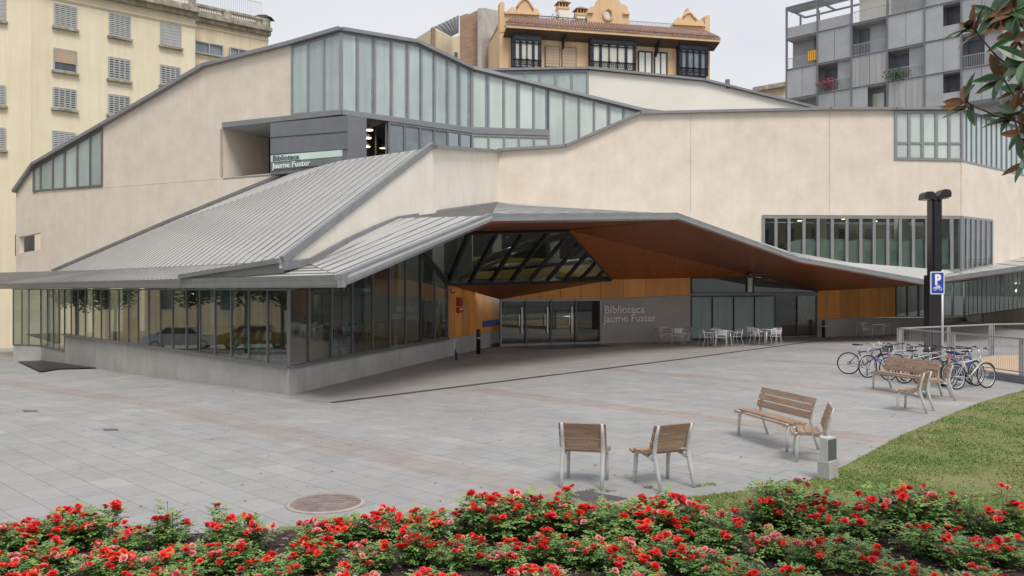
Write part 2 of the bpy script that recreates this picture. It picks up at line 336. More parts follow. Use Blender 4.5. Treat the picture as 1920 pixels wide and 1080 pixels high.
mb = MB(); heightgrid(mb, -60, 60, 5, 90, 1.0, M['pave'])
mb.build('plaza_paving', kind='structure')
mb = MB(); mb.poly([(-400, -300, -.35), (400, -300, -.35), (400, 4.99, -.35), (-400, 4.99, -.35)], mat('street_asphalt', (.10, .10, .10), .9, var=.2, scale=.5)); mb.poly([(-60, 90.0, -2.3), (-400, 90, -2.3), (-400, 500, -2.3), (400, 500, -2.3), (400, 90, -2.3)], mat('far_ground_asphalt', (.12, .12, .12), .9, var=.2, scale=.5))
mb.build('street', kind='structure')

# ================================================================= LIBRARY
LIB = thing('library_building', 'low beige public library with folded zinc roofs, glazed corner and timber lined entrance canopy', 'library', (0, 0, 0))
LW = VP((-5.44, 20.1), (-.66, .75)); RW = VP((-5.44, 20.1), (.26, 1.0))
NW = VP((-.53, 37.2), (1, .44))                      # recessed entrance wall
BW = VP((-7.85, 38), (-2, 1))                        # big beige wall on the left
FW = VP((-.722, 41.5), (1, 0.0))                     # big beige wall on the right
GB = VP((-7.85, 38), (1.4, 1)); GC = VP((-2.04, 42.15), (1, .2))
FR = VP((22.6, 41.5), (6, 4.7))
P3 = P(530, 490, 20.3); P4 = P(810, 277, 29); WC = P(933, 285, 41.5)
T1 = VP(P3[:2], (P4-P3)[:2]); T2 = VP(P4[:2], (WC-P4)[:2])
Z = Vector((0, 0, 1))

def wall(name, pl, outer, mt, th=.35, holes=(), up=None):
    mb = MB(); mb.slab([pl.at(*q) for q in outer], -pl.n*th, mt, [[pl.at(*q) for q in h] for h in holes])
    return mb.build(name, LIB)
def coping(pts, n, wd=.14, dp=.5, mt='trim', name='coping', par=None, dz=.0):
    mb = MB()
    for a, b in zip(pts, pts[1:]):
        a = Vector(a); b = Vector(b); e = (b-a).normalized()*.02
        mb.bar(a-e+Z*dz, b+e+Z*dz, dp, wd, (Vector(n).cross(b-a)) , M[mt])
    return mb.build(name, par or LIB)
def glaze(pl, us, top, bot, gm, fm='frame', fw=.07, fd=.12, name='window', rail=None, gap=None, jit=0, outset=.0, edges=(1,1)):
    """bays between consecutive u's on a vertical plane; every bay is a window part with its frame as sub-part"""
    us = sorted(us)
    for i, (a, b) in enumerate(zip(us, us[1:])):
        A, B = pl.at(a, ip(bot, a)), pl.at(b, ip(bot, b)); Ct, D = pl.at(b, ip(top, b)), pl.at(a, ip(top, a))
        n = pl.n; o = n*outset; mb = MB(); g = gm(i) if callable(gm) else gm
        ins = (B-A).normalized()*fw*.3
        th = -n*.03
        if gap:                                         # narrow clear strip beside the frosted part
            f = gap(i)
            if f > 0:
                E = A+(B-A)*(1-f); F_ = D+(Ct-D)*(1-f)
                mb.slab([A+ins+o, E+o, F_+o, D+ins+o], th, g)
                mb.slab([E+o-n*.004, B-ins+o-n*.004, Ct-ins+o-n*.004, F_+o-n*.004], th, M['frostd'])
            else: mb.slab([A+ins+o, B-ins+o, Ct-ins+o, D+ins+o], th, g)
        else: mb.slab([A+ins+o, B-ins+o, Ct-ins+o, D+ins+o], th, g)
        wdw = mb.build(name, LIB)
        fb = MB()
        fb.bar(A+o, D+o, fw, fd, n, M[fm])
        if i == len(us)-2: fb.bar(B+o, Ct+o, fw, fd, n, M[fm])
        fb.bar(A+o+Z*fw*.5, B+o+Z*fw*.5, fw, fd*.9, n, M[fm]); fb.bar(D+o-Z*fw*.5, Ct+o-Z*fw*.5, fw, fd*.9, n, M[fm])
        if rail:
            for rp in rail: fb.bar(pl.at(a, ip(rp, a))+o, pl.at(b, ip(rp, b))+o, fw*.7, fd*.8, n, M[fm])
        fb.build('window_frame', wdw)

# ---- left and right low glazing with their concrete plinths
def base_wall(name, pl, ub, topl, zs, mt='conc', th=.4, off=None):
    """plinth: top line from photo, foot just under the ground"""
    top = [pl.at(u, ip(topl, u)) for u in ub]; bot = [Vector((p.x, p.y, gz(p.x, p.y)-.15)) for p in top]
    mb = MB(); mb.slab(bot+top[::-1], off or -pl.n*th, M[mt]); return mb.build(name, LIB)
lw_bot = [(541, 688), (121.2, 627)]
base_wall('plinth', LW, [121.2, 200, 300, 400, 541], lw_bot, 0, off=RW.d*.45)
LF = VP(LW.at(76.7, 600)[:2], (1, .02))
base_wall('plinth', LW, [76.7, 100, 121], [(121.2, 659), (76.7, 649)], 0)
base_wall('plinth', LF, [25, 50, 76.7], [(25, 647), (76.7, 649)], 0)
lus = [541,502,467,434,403.7,375,350,324,301,279,259,241,223,205.6,190,174.5,160,146.7,133.5,121.2]
glaze(LW, lus, [(0, 541.5), (541, 541)], [(541, 688), (121.2, 627)], M['glass'], fm='frame', fw=.05, fd=.05)
glaze(LW, [121.2, 110.7, 100, 89, 76.7], [(0, 541.5), (541, 541)], [(121.2, 659), (76.7, 649)], M['glass'], fm='frame', fw=.05, fd=.05)
glaze(LF, [25, 41, 54, 76.7], [(0, 541.5), (541, 541)], [(25, 647), (76.7, 649)], M['glass'], fm='frame', fw=.05, fd=.05)
rus = [541.5,578.5,621,660,698,730,760,788]
glaze(RW, rus, [(541, 541), (790, 470)], [(541, 688), (839, 635)], M['glass'], fm='frame', fw=.06, fd=.07)
glaze(RW, [788, 815, 839], [(788, 474), (839, 528)], [(541, 688), (839, 635)], M['glass'], fm='frame', fw=.06, fd=.07)
base_wall('plinth', RW, [541, 640, 740, 839, 937.5], [(541, 688), (839, 635), (938, 618.8)], 0, off=LW.d*.45)
sill = MB(); sill.bar(LW.at(121.2, 627)+LW.n*.05, LW.at(541, 688)+LW.n*.05, .06, .14, LW.n, M['frame']); sill.bar(RW.at(541, 688)+RW.n*.05, RW.at(839, 635)+RW.n*.05, .06, .14, RW.n, M['frame']); sill.build('window_sill', LIB)
# timber side wall by the entrance
def panels(pl, us, top, bot, mt, name='timber_panel', th=.05, gapw=.012, out_=0.0, rows=1):
    for a, b in zip(us, us[1:]):
        A, B, Ct, D = pl.at(a, ip(bot, a)), pl.at(b, ip(bot, b)), pl.at(b, ip(top, b)), pl.at(a, ip(top, a))
        s = (B-A).normalized()*gapw; mb = MB(); o = pl.n*out_
        mb.slab([A+s+o, B-s+o, Ct-s+o, D+s+o], -pl.n*th, mt); mb.build(name, LIB)
panels(RW, [839.6, 852, 866, 880, 895, 909, 923, 937.5], [(839, 530), (938, 562)], [(839, 634.5), (938, 618.6)], M['wood'])
# ---- entrance wall
nb = [(938, 650), (1125, 643), (1295, 640), (1533, 632), (1680, 628.5), (1807, 625)]
def ng(u): return NW.at(u, 600)
panels(NW, [938, 976, 1014, 1051, 1088, 1126, 1169, 1211, 1253, 1295], [(938, 520), (1400, 520)], [(938, 561), (1125, 560), (1295, 553)], M['wood'])
panels(NW, [1533, 1552, 1575, 1612, 1649, 1679], [(1533, 540), (1680, 530)], [(1533, 597.5), (1680, 594.5)], M['wood'])
mb = MB(); mb.slab([NW.at(1125.5, 643)-Z*.15, NW.at(1295, 640)-Z*.3, NW.at(1295, 553.5), NW.at(1125.5, 560.5)], -NW.n*.4, M['concd']); mb.build('concrete_wall', LIB)
mb = MB(); mb.slab([NW.at(1533, 640)-Z*.2, NW.at(1810, 640)-Z*.2, NW.at(1810, 594), NW.at(1533, 598)], -NW.n*.35, M['conc']); mb.build('plinth', LIB)
# entrance doors
dus = [938.5, 985.5, 1032.5, 1079, 1125]; dt = [(938, 561), (1125, 560)]
for i, (a, b) in enumerate(zip(dus, dus[1:])):
    A, B = NW.at(a, 640), NW.at(b, 640); A.z = B.z = .01; D, Ct = NW.at(a, ip(dt, a)), NW.at(b, ip(dt, b)); n = NW.n
    mb = MB(); mb.slab([A, B, Ct, D], -n*.02, M['glassd'] if i == 3 else M['glass']); dr = mb.build('entrance_door', LIB)
    fb = MB(); 
    for p, q in ((A, D), (B, Ct)): fb.bar(p, q, .07, .12, n, M['framel'])
    fb.bar(A+Z*.05, B+Z*.05, .1, .1, n, M['framel']); fb.bar(D-Z*.05, Ct-Z*.05, .1, .1, n, M['framel']); fb.build('door_frame', dr)
    if i < 3:
        hb = MB(); x = A+(B-A)*(.82 if i != 1 else .84)+n*.08; hb.bar(x+Z*.55, x+Z*1.75, .05, .04, n, M['alu']); hb.bar(x+Z*.9-(B-A).normalized()*.12, x+Z*1.45-(B-A).normalized()*.12, .03, .03, n, M['alu']); hb.build('door_handle', dr)
mb = MB(); c = (NW.at(1040, 640)+NW.n*1.2); mb.box((c.x, c.y, .012), (4.0, 1.6, .01), M['black'], math.atan2(.44, 1)); mb.build('door_mat', LIB)
# shop front: frosted panes, door, clear upper strip
def strip(us, zlo, zhi, gm, fm='frame', fw=.06, name='window'):
    for i, (a, b) in enumerate(zip(us, us[1:])):
        A, B = NW.at(a, 600), NW.at(b, 600); A.z = B.z = zlo; D, Ct = A.copy(), B.copy(); D.z = zhi(a); Ct.z = zhi(b); n = NW.n
        mb = MB(); mb.slab([A, B, Ct, D], -n*.03, gm[i % len(gm)]); wd = mb.build(name, LIB)
        fb = MB(); fb.bar(A, D, fw, .1, n, M[fm]); fb.bar(B, Ct, fw, .1, n, M[fm]); fb.bar(A+Z*.04, B+Z*.04, .08, .09, n, M[fm]); fb.bar(D-Z*.03, Ct-Z*.03, .06, .09, n, M[fm]); fb.build('window_frame', wd)
zt = lambda u: NW.at(u, 555 if u < 1450 else 553).z
strip([1296, 1335, 1375, 1414, 1453], .06, zt, [M['blind']], 'framed', .05)
strip([1453, 1494], .02, zt, [M['glassd']], name='shop_door'); strip([1494, 1531], .02, zt, [M['glass']])
mb = MB(); mb.bar(NW.at(1296, 552), NW.at(1531, 550.5), .12, .2, NW.n, M['frame']); mb.build('transom', LIB)
tt = [(1296, 521), (1410, 519), (1531, 545)]
glaze(NW, [1296, 1400, 1412, 1531], tt, [(1296, 550), (1531, 549)], lambda i: M['frostl'] if i == 1 else M['glassd'], fm='framed', fw=.05)
# right low windows
glaze(NW, [1680, 1701, 1722, 1744, 1766, 1786, 1808], [(1680, 528), (1810, 520)], [(1680, 594.5), (1808, 593.5)], M['glassd'], fw=.06)
RR = VP(NW.at(1808, 600)[:2], (-1.0, -8.2))
rru = [1808+i*8.3 for i in range(17)]
glaze(RR, rru, [(1808, 526), (1941, 490)], [(1808, 593.5), (1941, 575.5)], M['glass'], fw=.05, fd=.03, fm='frame')
mb = MB(); mb.slab([RR.at(1808, 593.5)-Z*1.4, RR.at(1945, 575)-Z*1.7, RR.at(1945, 575), RR.at(1808, 593.5)], -RR.n*.35, M['conc']); mb.build('plinth', LIB)

# ---- canopy edge points
EB = P(640, 521, 17.2); eav = Vector((-.66, .75, 0)); EK = EB+eav*9.25; EL = EB+eav*42
EBz = EB.z
EC = P(922, 405, 22.95); ED = P(1270, 402, 30.8); EF = P(1500, 485, 37.2); EE = P(1737, 527, 39.4); ER = P(1950, 496, 37.6)
edge = [EL, EK, EB, EC, ED, EF, EE, ER]
def lower(p, k): return p-Z*k
# roof facets with standing seams
def facet(pts, sd_, spacing, mt='zinc', th=.06, name='zinc_roof', seam='seam', up=True, sw=.022, sh_=.022):
    pts = [Vector(p) for p in pts]; n = Vector((0, 0, 0)); c = sum(pts, Vector())/len(pts)
    for a, b in zip(pts, pts[1:]+pts[:1]): n += (a-c).cross(b-c)
    n.normalize()
    if n.z < 0: n = -n
    mb = MB(); mb.slab(pts, -n*th, M[mt])
    if spacing:
        sd_ = Vector(sd_); sd_ = (sd_-n*sd_.dot(n)).normalized(); ac = n.cross(sd_).normalized()
        q = [((p-c).dot(ac), (p-c).dot(sd_), (p-c).dot(n)) for p in pts]
        lo = min(x[0] for x in q); hi = max(x[0] for x in q); k = math.ceil(lo/spacing)*spacing+.11
        while k < hi:
            hit = []
            for a, b in zip(q, q[1:]+q[:1]):
                if (a[0]-k)*(b[0]-k) < 0:
                    t = (k-a[0])/(b[0]-a[0]); hit.append((a[1]+(b[1]-a[1])*t, a[2]+(b[2]-a[2])*t))
            hit.sort()
            for a, b in zip(hit[::2], hit[1::2]):
                if b[0]-a[0] > .1: mb.bar(c+ac*k+sd_*a[0]+n*(a[1]+sh_/2), c+ac*k+sd_*b[0]+n*(b[1]+sh_/2), sw, sh_, n, M[seam])
            k += spacing
    return mb.build(name, LIB)
# upper left roof
Q1 = BW.at(100, 510); Q2 = BW.at(530, 330); QM = BW.at(300, 424)
tmp = VP((0, 33.6), (1, 0)); Q3 = P(640, 301, 33.9)
sdv = P4-P3
facet([P3, P4, Q3, Q2, QM], sdv, .52)
facet([P3, QM, Q1], sdv, .52)
coping([P3+Z*.03, P4+Z*.08], T1.n, .22, .12, name='roof_verge')
coping([Q1+BW.n*.06+Z*.06, QM+BW.n*.06+Z*.06, Q2+BW.n*.06+Z*.06], BW.n, .16, .1, name='flashing')
# lower left roofs
EKt = P(340, 522, EK.y); E13 = EL
Qd = Q1+(P3-Q1)*.36
EM = EB+eav*24
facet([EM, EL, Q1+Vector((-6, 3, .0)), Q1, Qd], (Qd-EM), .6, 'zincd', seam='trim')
facet([EKt, EM, Qd, P3-Z*.02], Vector((.75, .66, .15)), .42)
mb = MB(); mb.bar(P3+Z*.02, EKt+Z*.05, .2, .12, Z, M['framel']); mb.build('ridge_cap', LIB)
P3l = P3-Z*.28
mb = MB(); mb.slab([EKt-Z*.02, P3-Z*.02, P3l, EKt-Z*.1], Vector((.03, .06, 0)), M['trim']); mb.build('flashing', LIB)
TB = T1.at(585, 491)
facet([EK-Z*.0, EB, TB+Vector((.1,.3,.02)), P3l+Vector((0, .3, .02))], Vector((.66, -.75, .0)), .32)
# canopy roofs
TS = P(748, 410, T1.at(748, 410).y); TWc = P(933, 381, 41.4)
def onplane(a, b, c, u, v): return rayplane(u, v, a, b, c)
facet([EB, EC, T1.at(745, 409)+Vector((-.2, .2, 0)), T1.at(650, 452)+Vector((-.2, .3, 0)), TB+Vector((-.2, .3, 0))], (EC-EB), .62)
facet([EC, TWc+Vector((0, .5, .1)), T1.at(745, 409)+Vector((-.2, .2, 0))], (TWc-EC).cross(Z), .62)
F1 = P(1085, 400.5, 41.6)
facet([EC, ED, F1, TWc+Vector((0, .5, .1))], (ED-EC).cross(Z), 1.1)
facet([ED, EF, FW.at(1480, 470)+Vector((0, .3, 0)), F1], (EF-ED).cross(Z), .7)
facet([EF, EE, FW.at(1803, 508.5)+Vector((0, .3, .02)), FW.at(1640, 499)+Vector((0, .3, .02)), FW.at(1480, 470)+Vector((0, .3, 0))], (EE-EF).cross(Z), .7)
RT1 = FR.at(1860, 497); RT2 = FR.at(1925, 478)
facet([EE, ER, RT2+Vector((1, 1.2, .1)), RT1+Vector((.2, .4, .02)), FW.at(1803, 508.5)+Vector((.2, .4, .02))], Vector((.35, 1, .25)), .8)
# flashing between T wall and canopy roof
fl = [(530, 500), (583, 491), (648, 455), (700, 430), (748, 411), (833, 397), (933, 382)]
fp = [(T1 if u < 809 else T2).sh(.05).at(u, v) for u, v in fl]; fp[0] = P3+Vector((.04, -.04, -.12))
coping(fp, T1.n, .2, .08, name='flashing')
# fascia: two stacked profiles right round the edge
def fascia(pts, k0, k1, dp, mt, name='fascia'):
    mb = MB()
    for a, b in zip(pts, pts[1:]):
        hd = (b-a); hd.z = 0; nn = Vector((hd.y, -hd.x, 0)).normalized()
        e = (b-a).normalized()*.01
        mb.hexa([a-Z*k1-e, b-Z*k1+e, b-Z*k1+e-nn*dp, a-Z*k1-e-nn*dp, a-Z*k0-e, b-Z*k0+e, b-Z*k0+e-nn*dp, a-Z*k0-e-nn*dp], M[mt])
    return mb.build(name, LIB)
fascia([p+Z*.07 for p in edge], 0, .11, .16, 'trim', 'gutter'); fascia(edge, .045, .20, .10, 'framel')
fs = [lower(p, .2) for p in edge]; sB, sC, sD, sF, sE, sR = fs[2], fs[3], fs[4], fs[5], fs[6], fs[7]
# ---- skylight screen over the entrance
G3 = RW.at(840, 530); G2 = NW.at(1145, 523); G1 = P(1065, 432, 33); G0 = rayplane(880, 436, G3, G2, G1); A1 = RW.at(790, 473)
JJ = NW.at(938, 561.5)
def inplane_bars(mb, pts, lines, wd, dp, mt):
    n = (pts[1]-pts[0]).cross(pts[2]-pts[0]).normalized()
    if n.y > 0: n = -n
    for a, b in lines: mb.bar(a, b, wd, dp, n, M[mt])
nb_ = 9
for i in range(nb_):
    f0, f1 = i/nb_, (i+1)/nb_
    A, B = G3.lerp(G2, f0), G3.lerp(G2, f1)
    # bars lean: lower ends spaced along the beam, upper ends along the head and the sloping right side
    def head(f):
        a = 880+(f*1.12)*(1145-880)*.92-0
        L1 = (G1-G0).length; L2 = (G2-G1).length; s = f*(L1+L2)
        return G0.lerp(G1, s/L1) if s < L1 else G1.lerp(G2, (s-L1)/L2)
    D, Ct = head(f0), head(f1); mb = MB(); pts = [A, B, Ct, D]
    kx = (G1-G0).length; tot = kx+(G2-G1).length
    if f0*tot < kx < f1*tot: pts = [A, B, Ct, G1, D]
    if i == nb_-1: pts = [A, G2, D]
    mb.slab(pts, Vector((0, .03, -.01)), M['glass']); gl = mb.build('skylight_window', LIB)
    fb = MB(); n = (G2-G3).cross(G1-G3).normalized(); fb.bar(A, D, .09, .16, n, M['framed']); fb.build('glazing_bar', gl)
mb = MB(); mb.slab([G3, G0, A1], Vector((.02, .03, 0)), M['glass']); gl = mb.build('skylight_window', LIB)
fb = MB(); nn = (G2-G3).cross(G1-G3).normalized()
for a, b, w_ in ((G3, G2, .16), (G3, G0, .1), (A1, G3, .2), (G0, G1, .08), (G1, G2, .08)): fb.bar(a, b, w_, .2, nn, M['framed'])
fb.build('skylight_frame', LIB)
fb = MB(); off = Vector((.4, 2.2, .1))
fb.tube([G3+off+Z*.5, P(1000, 455, 34), P(1070, 440, 35.5)], .16, M['clad'], 8); fb.tube([G3+off+Z*.45, P(1150, 487, 39)], .14, M['clad'], 8)
fb.tube([G3+Vector((.2, .5, .1)), P(1060, 437, 34.2)], .06, M['framel'], 6); fb.build('steel_beam', LIB)
# ---- soffit
K2 = NW.at(1420, 518); K3 = NW.at(1531, 546); K4 = NW.at(1681, 538); W95 = NW.at(1295, 520)
def soff(pts, mt='soffit', name='timber_soffit', lines=0, th=.06):
    mb = MB(); mb.slab(pts, Z*th, M[mt]); return mb.build(name, LIB)
cor = Vector((-5.44, 20.1, 2.62))
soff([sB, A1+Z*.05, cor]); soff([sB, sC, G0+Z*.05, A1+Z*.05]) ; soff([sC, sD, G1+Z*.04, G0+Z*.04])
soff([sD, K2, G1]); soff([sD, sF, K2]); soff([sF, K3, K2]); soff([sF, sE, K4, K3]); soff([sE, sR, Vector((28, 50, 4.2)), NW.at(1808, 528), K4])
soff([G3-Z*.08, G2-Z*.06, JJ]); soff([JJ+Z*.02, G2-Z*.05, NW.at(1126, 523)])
# orange facet with visible panel joints
tri = [G1, K2, W95, G2]
base = [G2.lerp(W95, t) for t in (0, .25, .5, .75, 1)]+[W95.lerp(K2, .5), K2]
for i in range(6):
    topa = G1.lerp(K2, i/6); topb = G1.lerp(K2, (i+1)/6); a, b = base[i], base[i+1]
    mb = MB(); g = (b-a).normalized()*.012
    pts = [a+g, b-g, topb-g, topa+g] if i < 5 else [a+g, b-g, topa+g]
    mb.slab([p-Z*.03 for p in pts], Z*.05, M['soffit2'] if 'soffit2' in M else M.setdefault('soffit2', mat('lit_timber_soffit', (.42, .125, .03), .42, scale=2.0, col2=(.33, .092, .022), stretch=(2, 2, .4), spec=.4, fine=.1)))  # lighter copy of the soffit timber, facet's light painted into its colour
    mb.build('soffit_panel', LIB)
# eave soffit on the left
mb = MB(); mb.slab([EL-Z*.2, EB-Z*.2, cor+Vector((.3, .3, 0)), LW.at(0, 541)+Vector((-10, 11, 0))+Z*.05], Z*.05, M['soff']); mb.build('eave_soffit', LIB)

# ---- big beige wall on the left, with its windows and terrace opening
bt = [(30, 361), (66, 308), (195, 236), (386, 125), (546, 84)]
open_ = [(418.5, 333.5), (418.5, 238), (547, 218)]
outer = [(30, 520), (30, 361), (62, 313), (62, 362), (193, 350), (193, 237), (386, 126), (547, 84), (547, 222), (418.5, 240), (418.5, 333.5), (560, 320), (560, 335), (530, 345), (300, 450), (100, 530)]
hole_fix = [(36, 475), (76, 468), (76, 436), (36, 444)]
wall('render_wall', BW, outer, M['beige'], .3, holes=[hole_fix])
mb = MB(); hb = BW.sh(-1.1); mb.slab([hb.at(28, 480), hb.at(62, 474), hb.at(62, 430), hb.at(28, 440)], -BW.n*.1, M['clad']); mb.slab([BW.sh(-.3).at(30, 479), BW.sh(-.3).at(82, 470), BW.sh(-1.2).at(82, 470), BW.sh(-1.2).at(30, 479)], -Z*.1, M['clad']); mb.build('window_recess', LIB)
glaze(BW, [64, 77, 100, 122, 146, 170, 192], [(60, 316), (193, 240)], [(60, 361), (193, 350)], M['frost'], fm='frame', fw=.12)
coping([BW.at(*q)+Z*.05 for q in [(30, 361), (66, 310), (195, 236), (386, 125), (546, 84), (640, 57)]], BW.n, .17, .5)
# glass box
bx_top = [(547, 86), (640, 59)]; bx_bot = [(547, 217), (640, 210)]
glaze(BW, [548, 578, 608, 639], bx_top, bx_bot, M['frost'], fm='framel', fw=.11, fd=.08)
gus = [641, 671, 703, 735, 765, 790, 815, 840, 862, 884]
gt = [(640, 59), (780, 82), (885, 131)]; gbt = [(640, 209), (885, 243)]
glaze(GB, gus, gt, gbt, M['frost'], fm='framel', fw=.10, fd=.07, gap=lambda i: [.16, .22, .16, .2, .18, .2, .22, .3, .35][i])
cus = [886, 916, 945, 973, 1001, 1028, 1057, 1086, 1114, 1143, 1170, 1198]
ct = [(885, 131), (1200, 209)]; cb1 = [(885, 242), (1030, 246)]; cb2 = [(1029, 285), (1060, 285), (1200, 214)]
glaze(GC, cus[:6], ct, cb1, M['frostl'], fm='framel', fw=.10, fd=.07, gap=lambda i: .22 if i % 2 == 0 else .12)
glaze(GC, cus[5:], ct, cb2, M['frostl'], fm='framel', fw=.10, fd=.07, gap=lambda i: [0, .12, .1, .2, .15, .1][i % 6])
coping([BW.at(640, 56), GB.at(780, 79), GB.at(885, 129), GC.at(1200, 207), GC.at(1245, 213)], GB.n, .16, .5)
# slab band under the boxes
def band(pl, us, top, bot, mt, out_=.08, th=.5, name='slab_band'):
    mb = MB(); a, b = us; mb.slab([pl.at(a, ip(bot, a))+pl.n*out_, pl.at(b, ip(bot, b))+pl.n*out_, pl.at(b, ip(top, b))+pl.n*out_, pl.at(a, ip(top, a))+pl.n*out_], -pl.n*th, M[mt]); return mb.build(name, LIB)
band(BW, (418.5, 641), [(418, 230), (547, 214.5), (640, 207)], [(418, 240), (640, 215)], 'trim')
band(GB, (640, 886), [(640, 207), (885, 241)], [(640, 215), (885, 250)], 'trim'); band(GC, (885, 1030), [(885, 242), (1030, 247)], [(885, 251), (1030, 255)], 'trim')
# lower row under the slab
glaze(GB, [729, 758, 787, 813, 839, 862, 884], [(727, 228), (885, 251)], [(727, 330), (885, 300)], lambda i: M['glassd'] if i > 3 else M['frostd'], fm='frame', fw=.1)
glaze(GC, [886, 916, 945, 973, 1001, 1029], [(885, 252), (1030, 256)], [(885, 290), (1030, 290)], M['frostl'], fm='framel', fw=.1)
# terrace interior: soffit, deep return wall, dark doors, floor
zs = BW.at(640, 215).z
back = [Vector((-14.0, 41.07+2.6, 0)), ]
A_, B_ = BW.at(418.5, 300), BW.at(640, 300); C_ = GB.at(727, 300)
inn = Vector((.45, .89, 0))*3.2
mb = MB(); mb.slab([Vector((p.x, p.y, zs)) for p in (A_, B_, GB.at(760, 300), GB.at(760, 300)+Vector((-2, 3.5, 0)), A_+inn*1.3)], Z*.08, M['soff']); mb.build('terrace_soffit', LIB)
zf = BW.at(418.5, 333).z
mb = MB(); mb.slab([Vector((p.x, p.y, zf-.02)) for p in (A_, B_, GB.at(760, 300), GB.at(760, 300)+Vector((-2, 3.5, 0)), A_+inn*1.3)], -Z*.1, M['conc']); mb.build('terrace_floor', LIB)
mb = MB(); e = A_.copy(); e.z = zf; e2 = A_+inn; e2.z = zf; mb.slab([e, e2, e2+Z*(zs-zf), e+Z*(zs-zf)], Vector((-.2, .1, 0)), M['beige']); mb.build('terrace_return_wall', LIB)
d0 = A_+inn; d1 = B_+inn*.8+Vector((.6, .6, 0)); d0.z = d1.z = zf
mb = MB(); mb.slab([d0, d1, d1+Z*(zs-zf), d0+Z*(zs-zf)], Vector((.03, .06, 0)), M['framed']); mb.build('terrace_door', LIB)
gd = GB.at(727, 300); gd.z = zf
mb = MB(); bk = gd+Vector((-1.6, 2.6, 0)); g2 = gd+Vector((-.1, .12, 0))
mb.slab([g2, bk, bk+Z*(zs-zf), g2+Z*(zs-zf)], Vector((.03, .02, 0)), M['glassd']); o = mb.build('terrace_glass_wall', LIB)
fb = MB()
for f in (.0, .45, .95): p = g2.lerp(bk, f); fb.bar(p, p+Z*(zs-zf), .07, .07, (1, 0, 0), M['frame'])
fb.build('window_frame', o)
# grey clad parapet with the sign strip
CL = BW.sh(.5); cl_bot = [(507, 326), (640, 303)]
bo = [(507, 333), (660, 322)]
mb = MB(); mb.slab([CL.at(507, 327), CL.at(652, 318), CL.at(652, 216.5), CL.at(507, 231)], -CL.n*.35, M['clad']); clad = mb.build('clad_parapet', LIB)
cr_ = CL.at(652, 300); c2_ = cr_+Vector((.75, .55, 0))
mb = MB(); zlo, zhi = CL.at(652, 318).z-.3, CL.at(652, 216.5).z
mb.slab([Vector((cr_.x, cr_.y, zlo)), Vector((c2_.x, c2_.y, zlo)), Vector((c2_.x, c2_.y, zhi)), Vector((cr_.x, cr_.y, zhi))], Vector((-.2, .3, 0)), M['clad']); mb.build('clad_parapet', LIB)
mb = MB()
for q0, q1 in (((507, 258), (652, 246.5)), ((507, 290), (652, 280)),): mb.bar(CL.sh(.012).at(*q0), CL.sh(.012).at(*q1), .03, .02, CL.n, M['framed'])
mb.build('panel_joint', LIB)
S_ = CL.sh(.05)
mb = MB(); mb.slab([S_.at(508, 304), S_.at(641, 293), S_.at(641, 281), S_.at(508, 291.5)], -S_.n*.04, M['mint']); st1 = mb.build('sign_strip', LIB)
mb = MB(); mb.slab([S_.at(508, 318.5), S_.at(641, 307), S_.at(641, 294), S_.at(508, 305)], -S_.n*.04, M['frostd']); st2 = mb.build('sign_strip', LIB)
def text(s, p, q, h, mt, parent, ext=.02, off=.0, name='sign_lettering'):
    """lettering on a wall from p (baseline start) towards q (baseline end), fitted to that length"""
    cu = bpy.data.curves.new(name, 'FONT'); cu.body = s; cu.size = 1; cu.extrude = ext; cu.offset = off; cu.resolution_u = 3
    o = bpy.data.objects.new(name, cu); C.objects.link(o); o.data.materials.append(M[mt])
    bpy.context.view_layer.update(); wdt = o.dimensions.x
    x = (q-p); L_ = x.length; x.normalize(); z = Vector((0, 0, 1)); z = (z-x*z.dot(x)).normalized(); y = x.cross(z)
    sx = L_/wdt; me = o.to_mesh(); m2 = me.copy(); bpy.data.objects.remove(o)
    T = Matrix((( x.x*sx, z.x*h, -y.x*1, p.x), (x.y*sx, z.y*h, -y.y*1, p.y), (x.z*sx, z.z*h, -y.z*1, p.z), (0, 0, 0, 1)))
    m2.transform(T); m2.name = name
    if not m2.materials: m2.materials.append(M[mt])
    o = bpy.data.objects.new(name, m2); C.objects.link(o); o.parent = parent
    return o
S2 = S_.sh(.02)
text('Biblioteca', S2.at(511, 302), S2.at(560, 298), .36, 'letterd', LIB, .01, .012)
text('Jaume Fuster', S2.at(511, 316), S2.at(583, 310), .36, 'letter', LIB, .01, .012)
N2 = NW.sh(.05)
text('Biblioteca', N2.at(1132, 587.5), N2.at(1207, 586.5), .52, 'letter', LIB, .03, .014)
text('Jaume Fuster', N2.at(1131, 604.5), N2.at(1231, 602.3), .52, 'letter', LIB, .03, .014)

# ---- wall between the roofs, and big wall on the right
wt1 = [(530, 493), (809.5, 277), (809.5, 300), (809.5, 420), (740, 425), (648, 480), (583, 500), (530, 505)]
mb = MB(); tp = [T1.at(530, 491), T1.at(809.9, 277.3), T1.at(809.9, 415), T1.at(740, 420), T1.at(648, 468), T1.at(583, 496), T1.at(530, 503)]
mb.slab(tp, -T1.n*.1, M['pale']); mb.build('render_wall', LIB)
mb = MB(); mb.slab([T2.at(810, 277.3), T2.at(933, 286), T2.at(933, 400), T2.at(810, 415)], -T2.n*.3, M['pale']); mb.build('render_wall', LIB)
coping([P4+Z*.04, T2.at(933, 284)], T2.n, .14, .4)
fwt = [(933, 284), (1060, 276), (1200, 214.5), (1555, 206.5), (1678, 206.5)]
wall('render_wall', FW, [(933, 400), (933, 284), (1060, 276), (1200, 214.5), (1555, 206.5), (1678, 206.5), (1678, 300.5), (1803, 303), (1803, 404.5), (1430, 403), (1430, 480), (1200, 425)], M['beige'], .3)
coping([FW.at(*q)+Z*.05 for q in fwt]+[FW.at(1803, 206)+Z*.05], FW.n, .13, .45)
mb = MB()
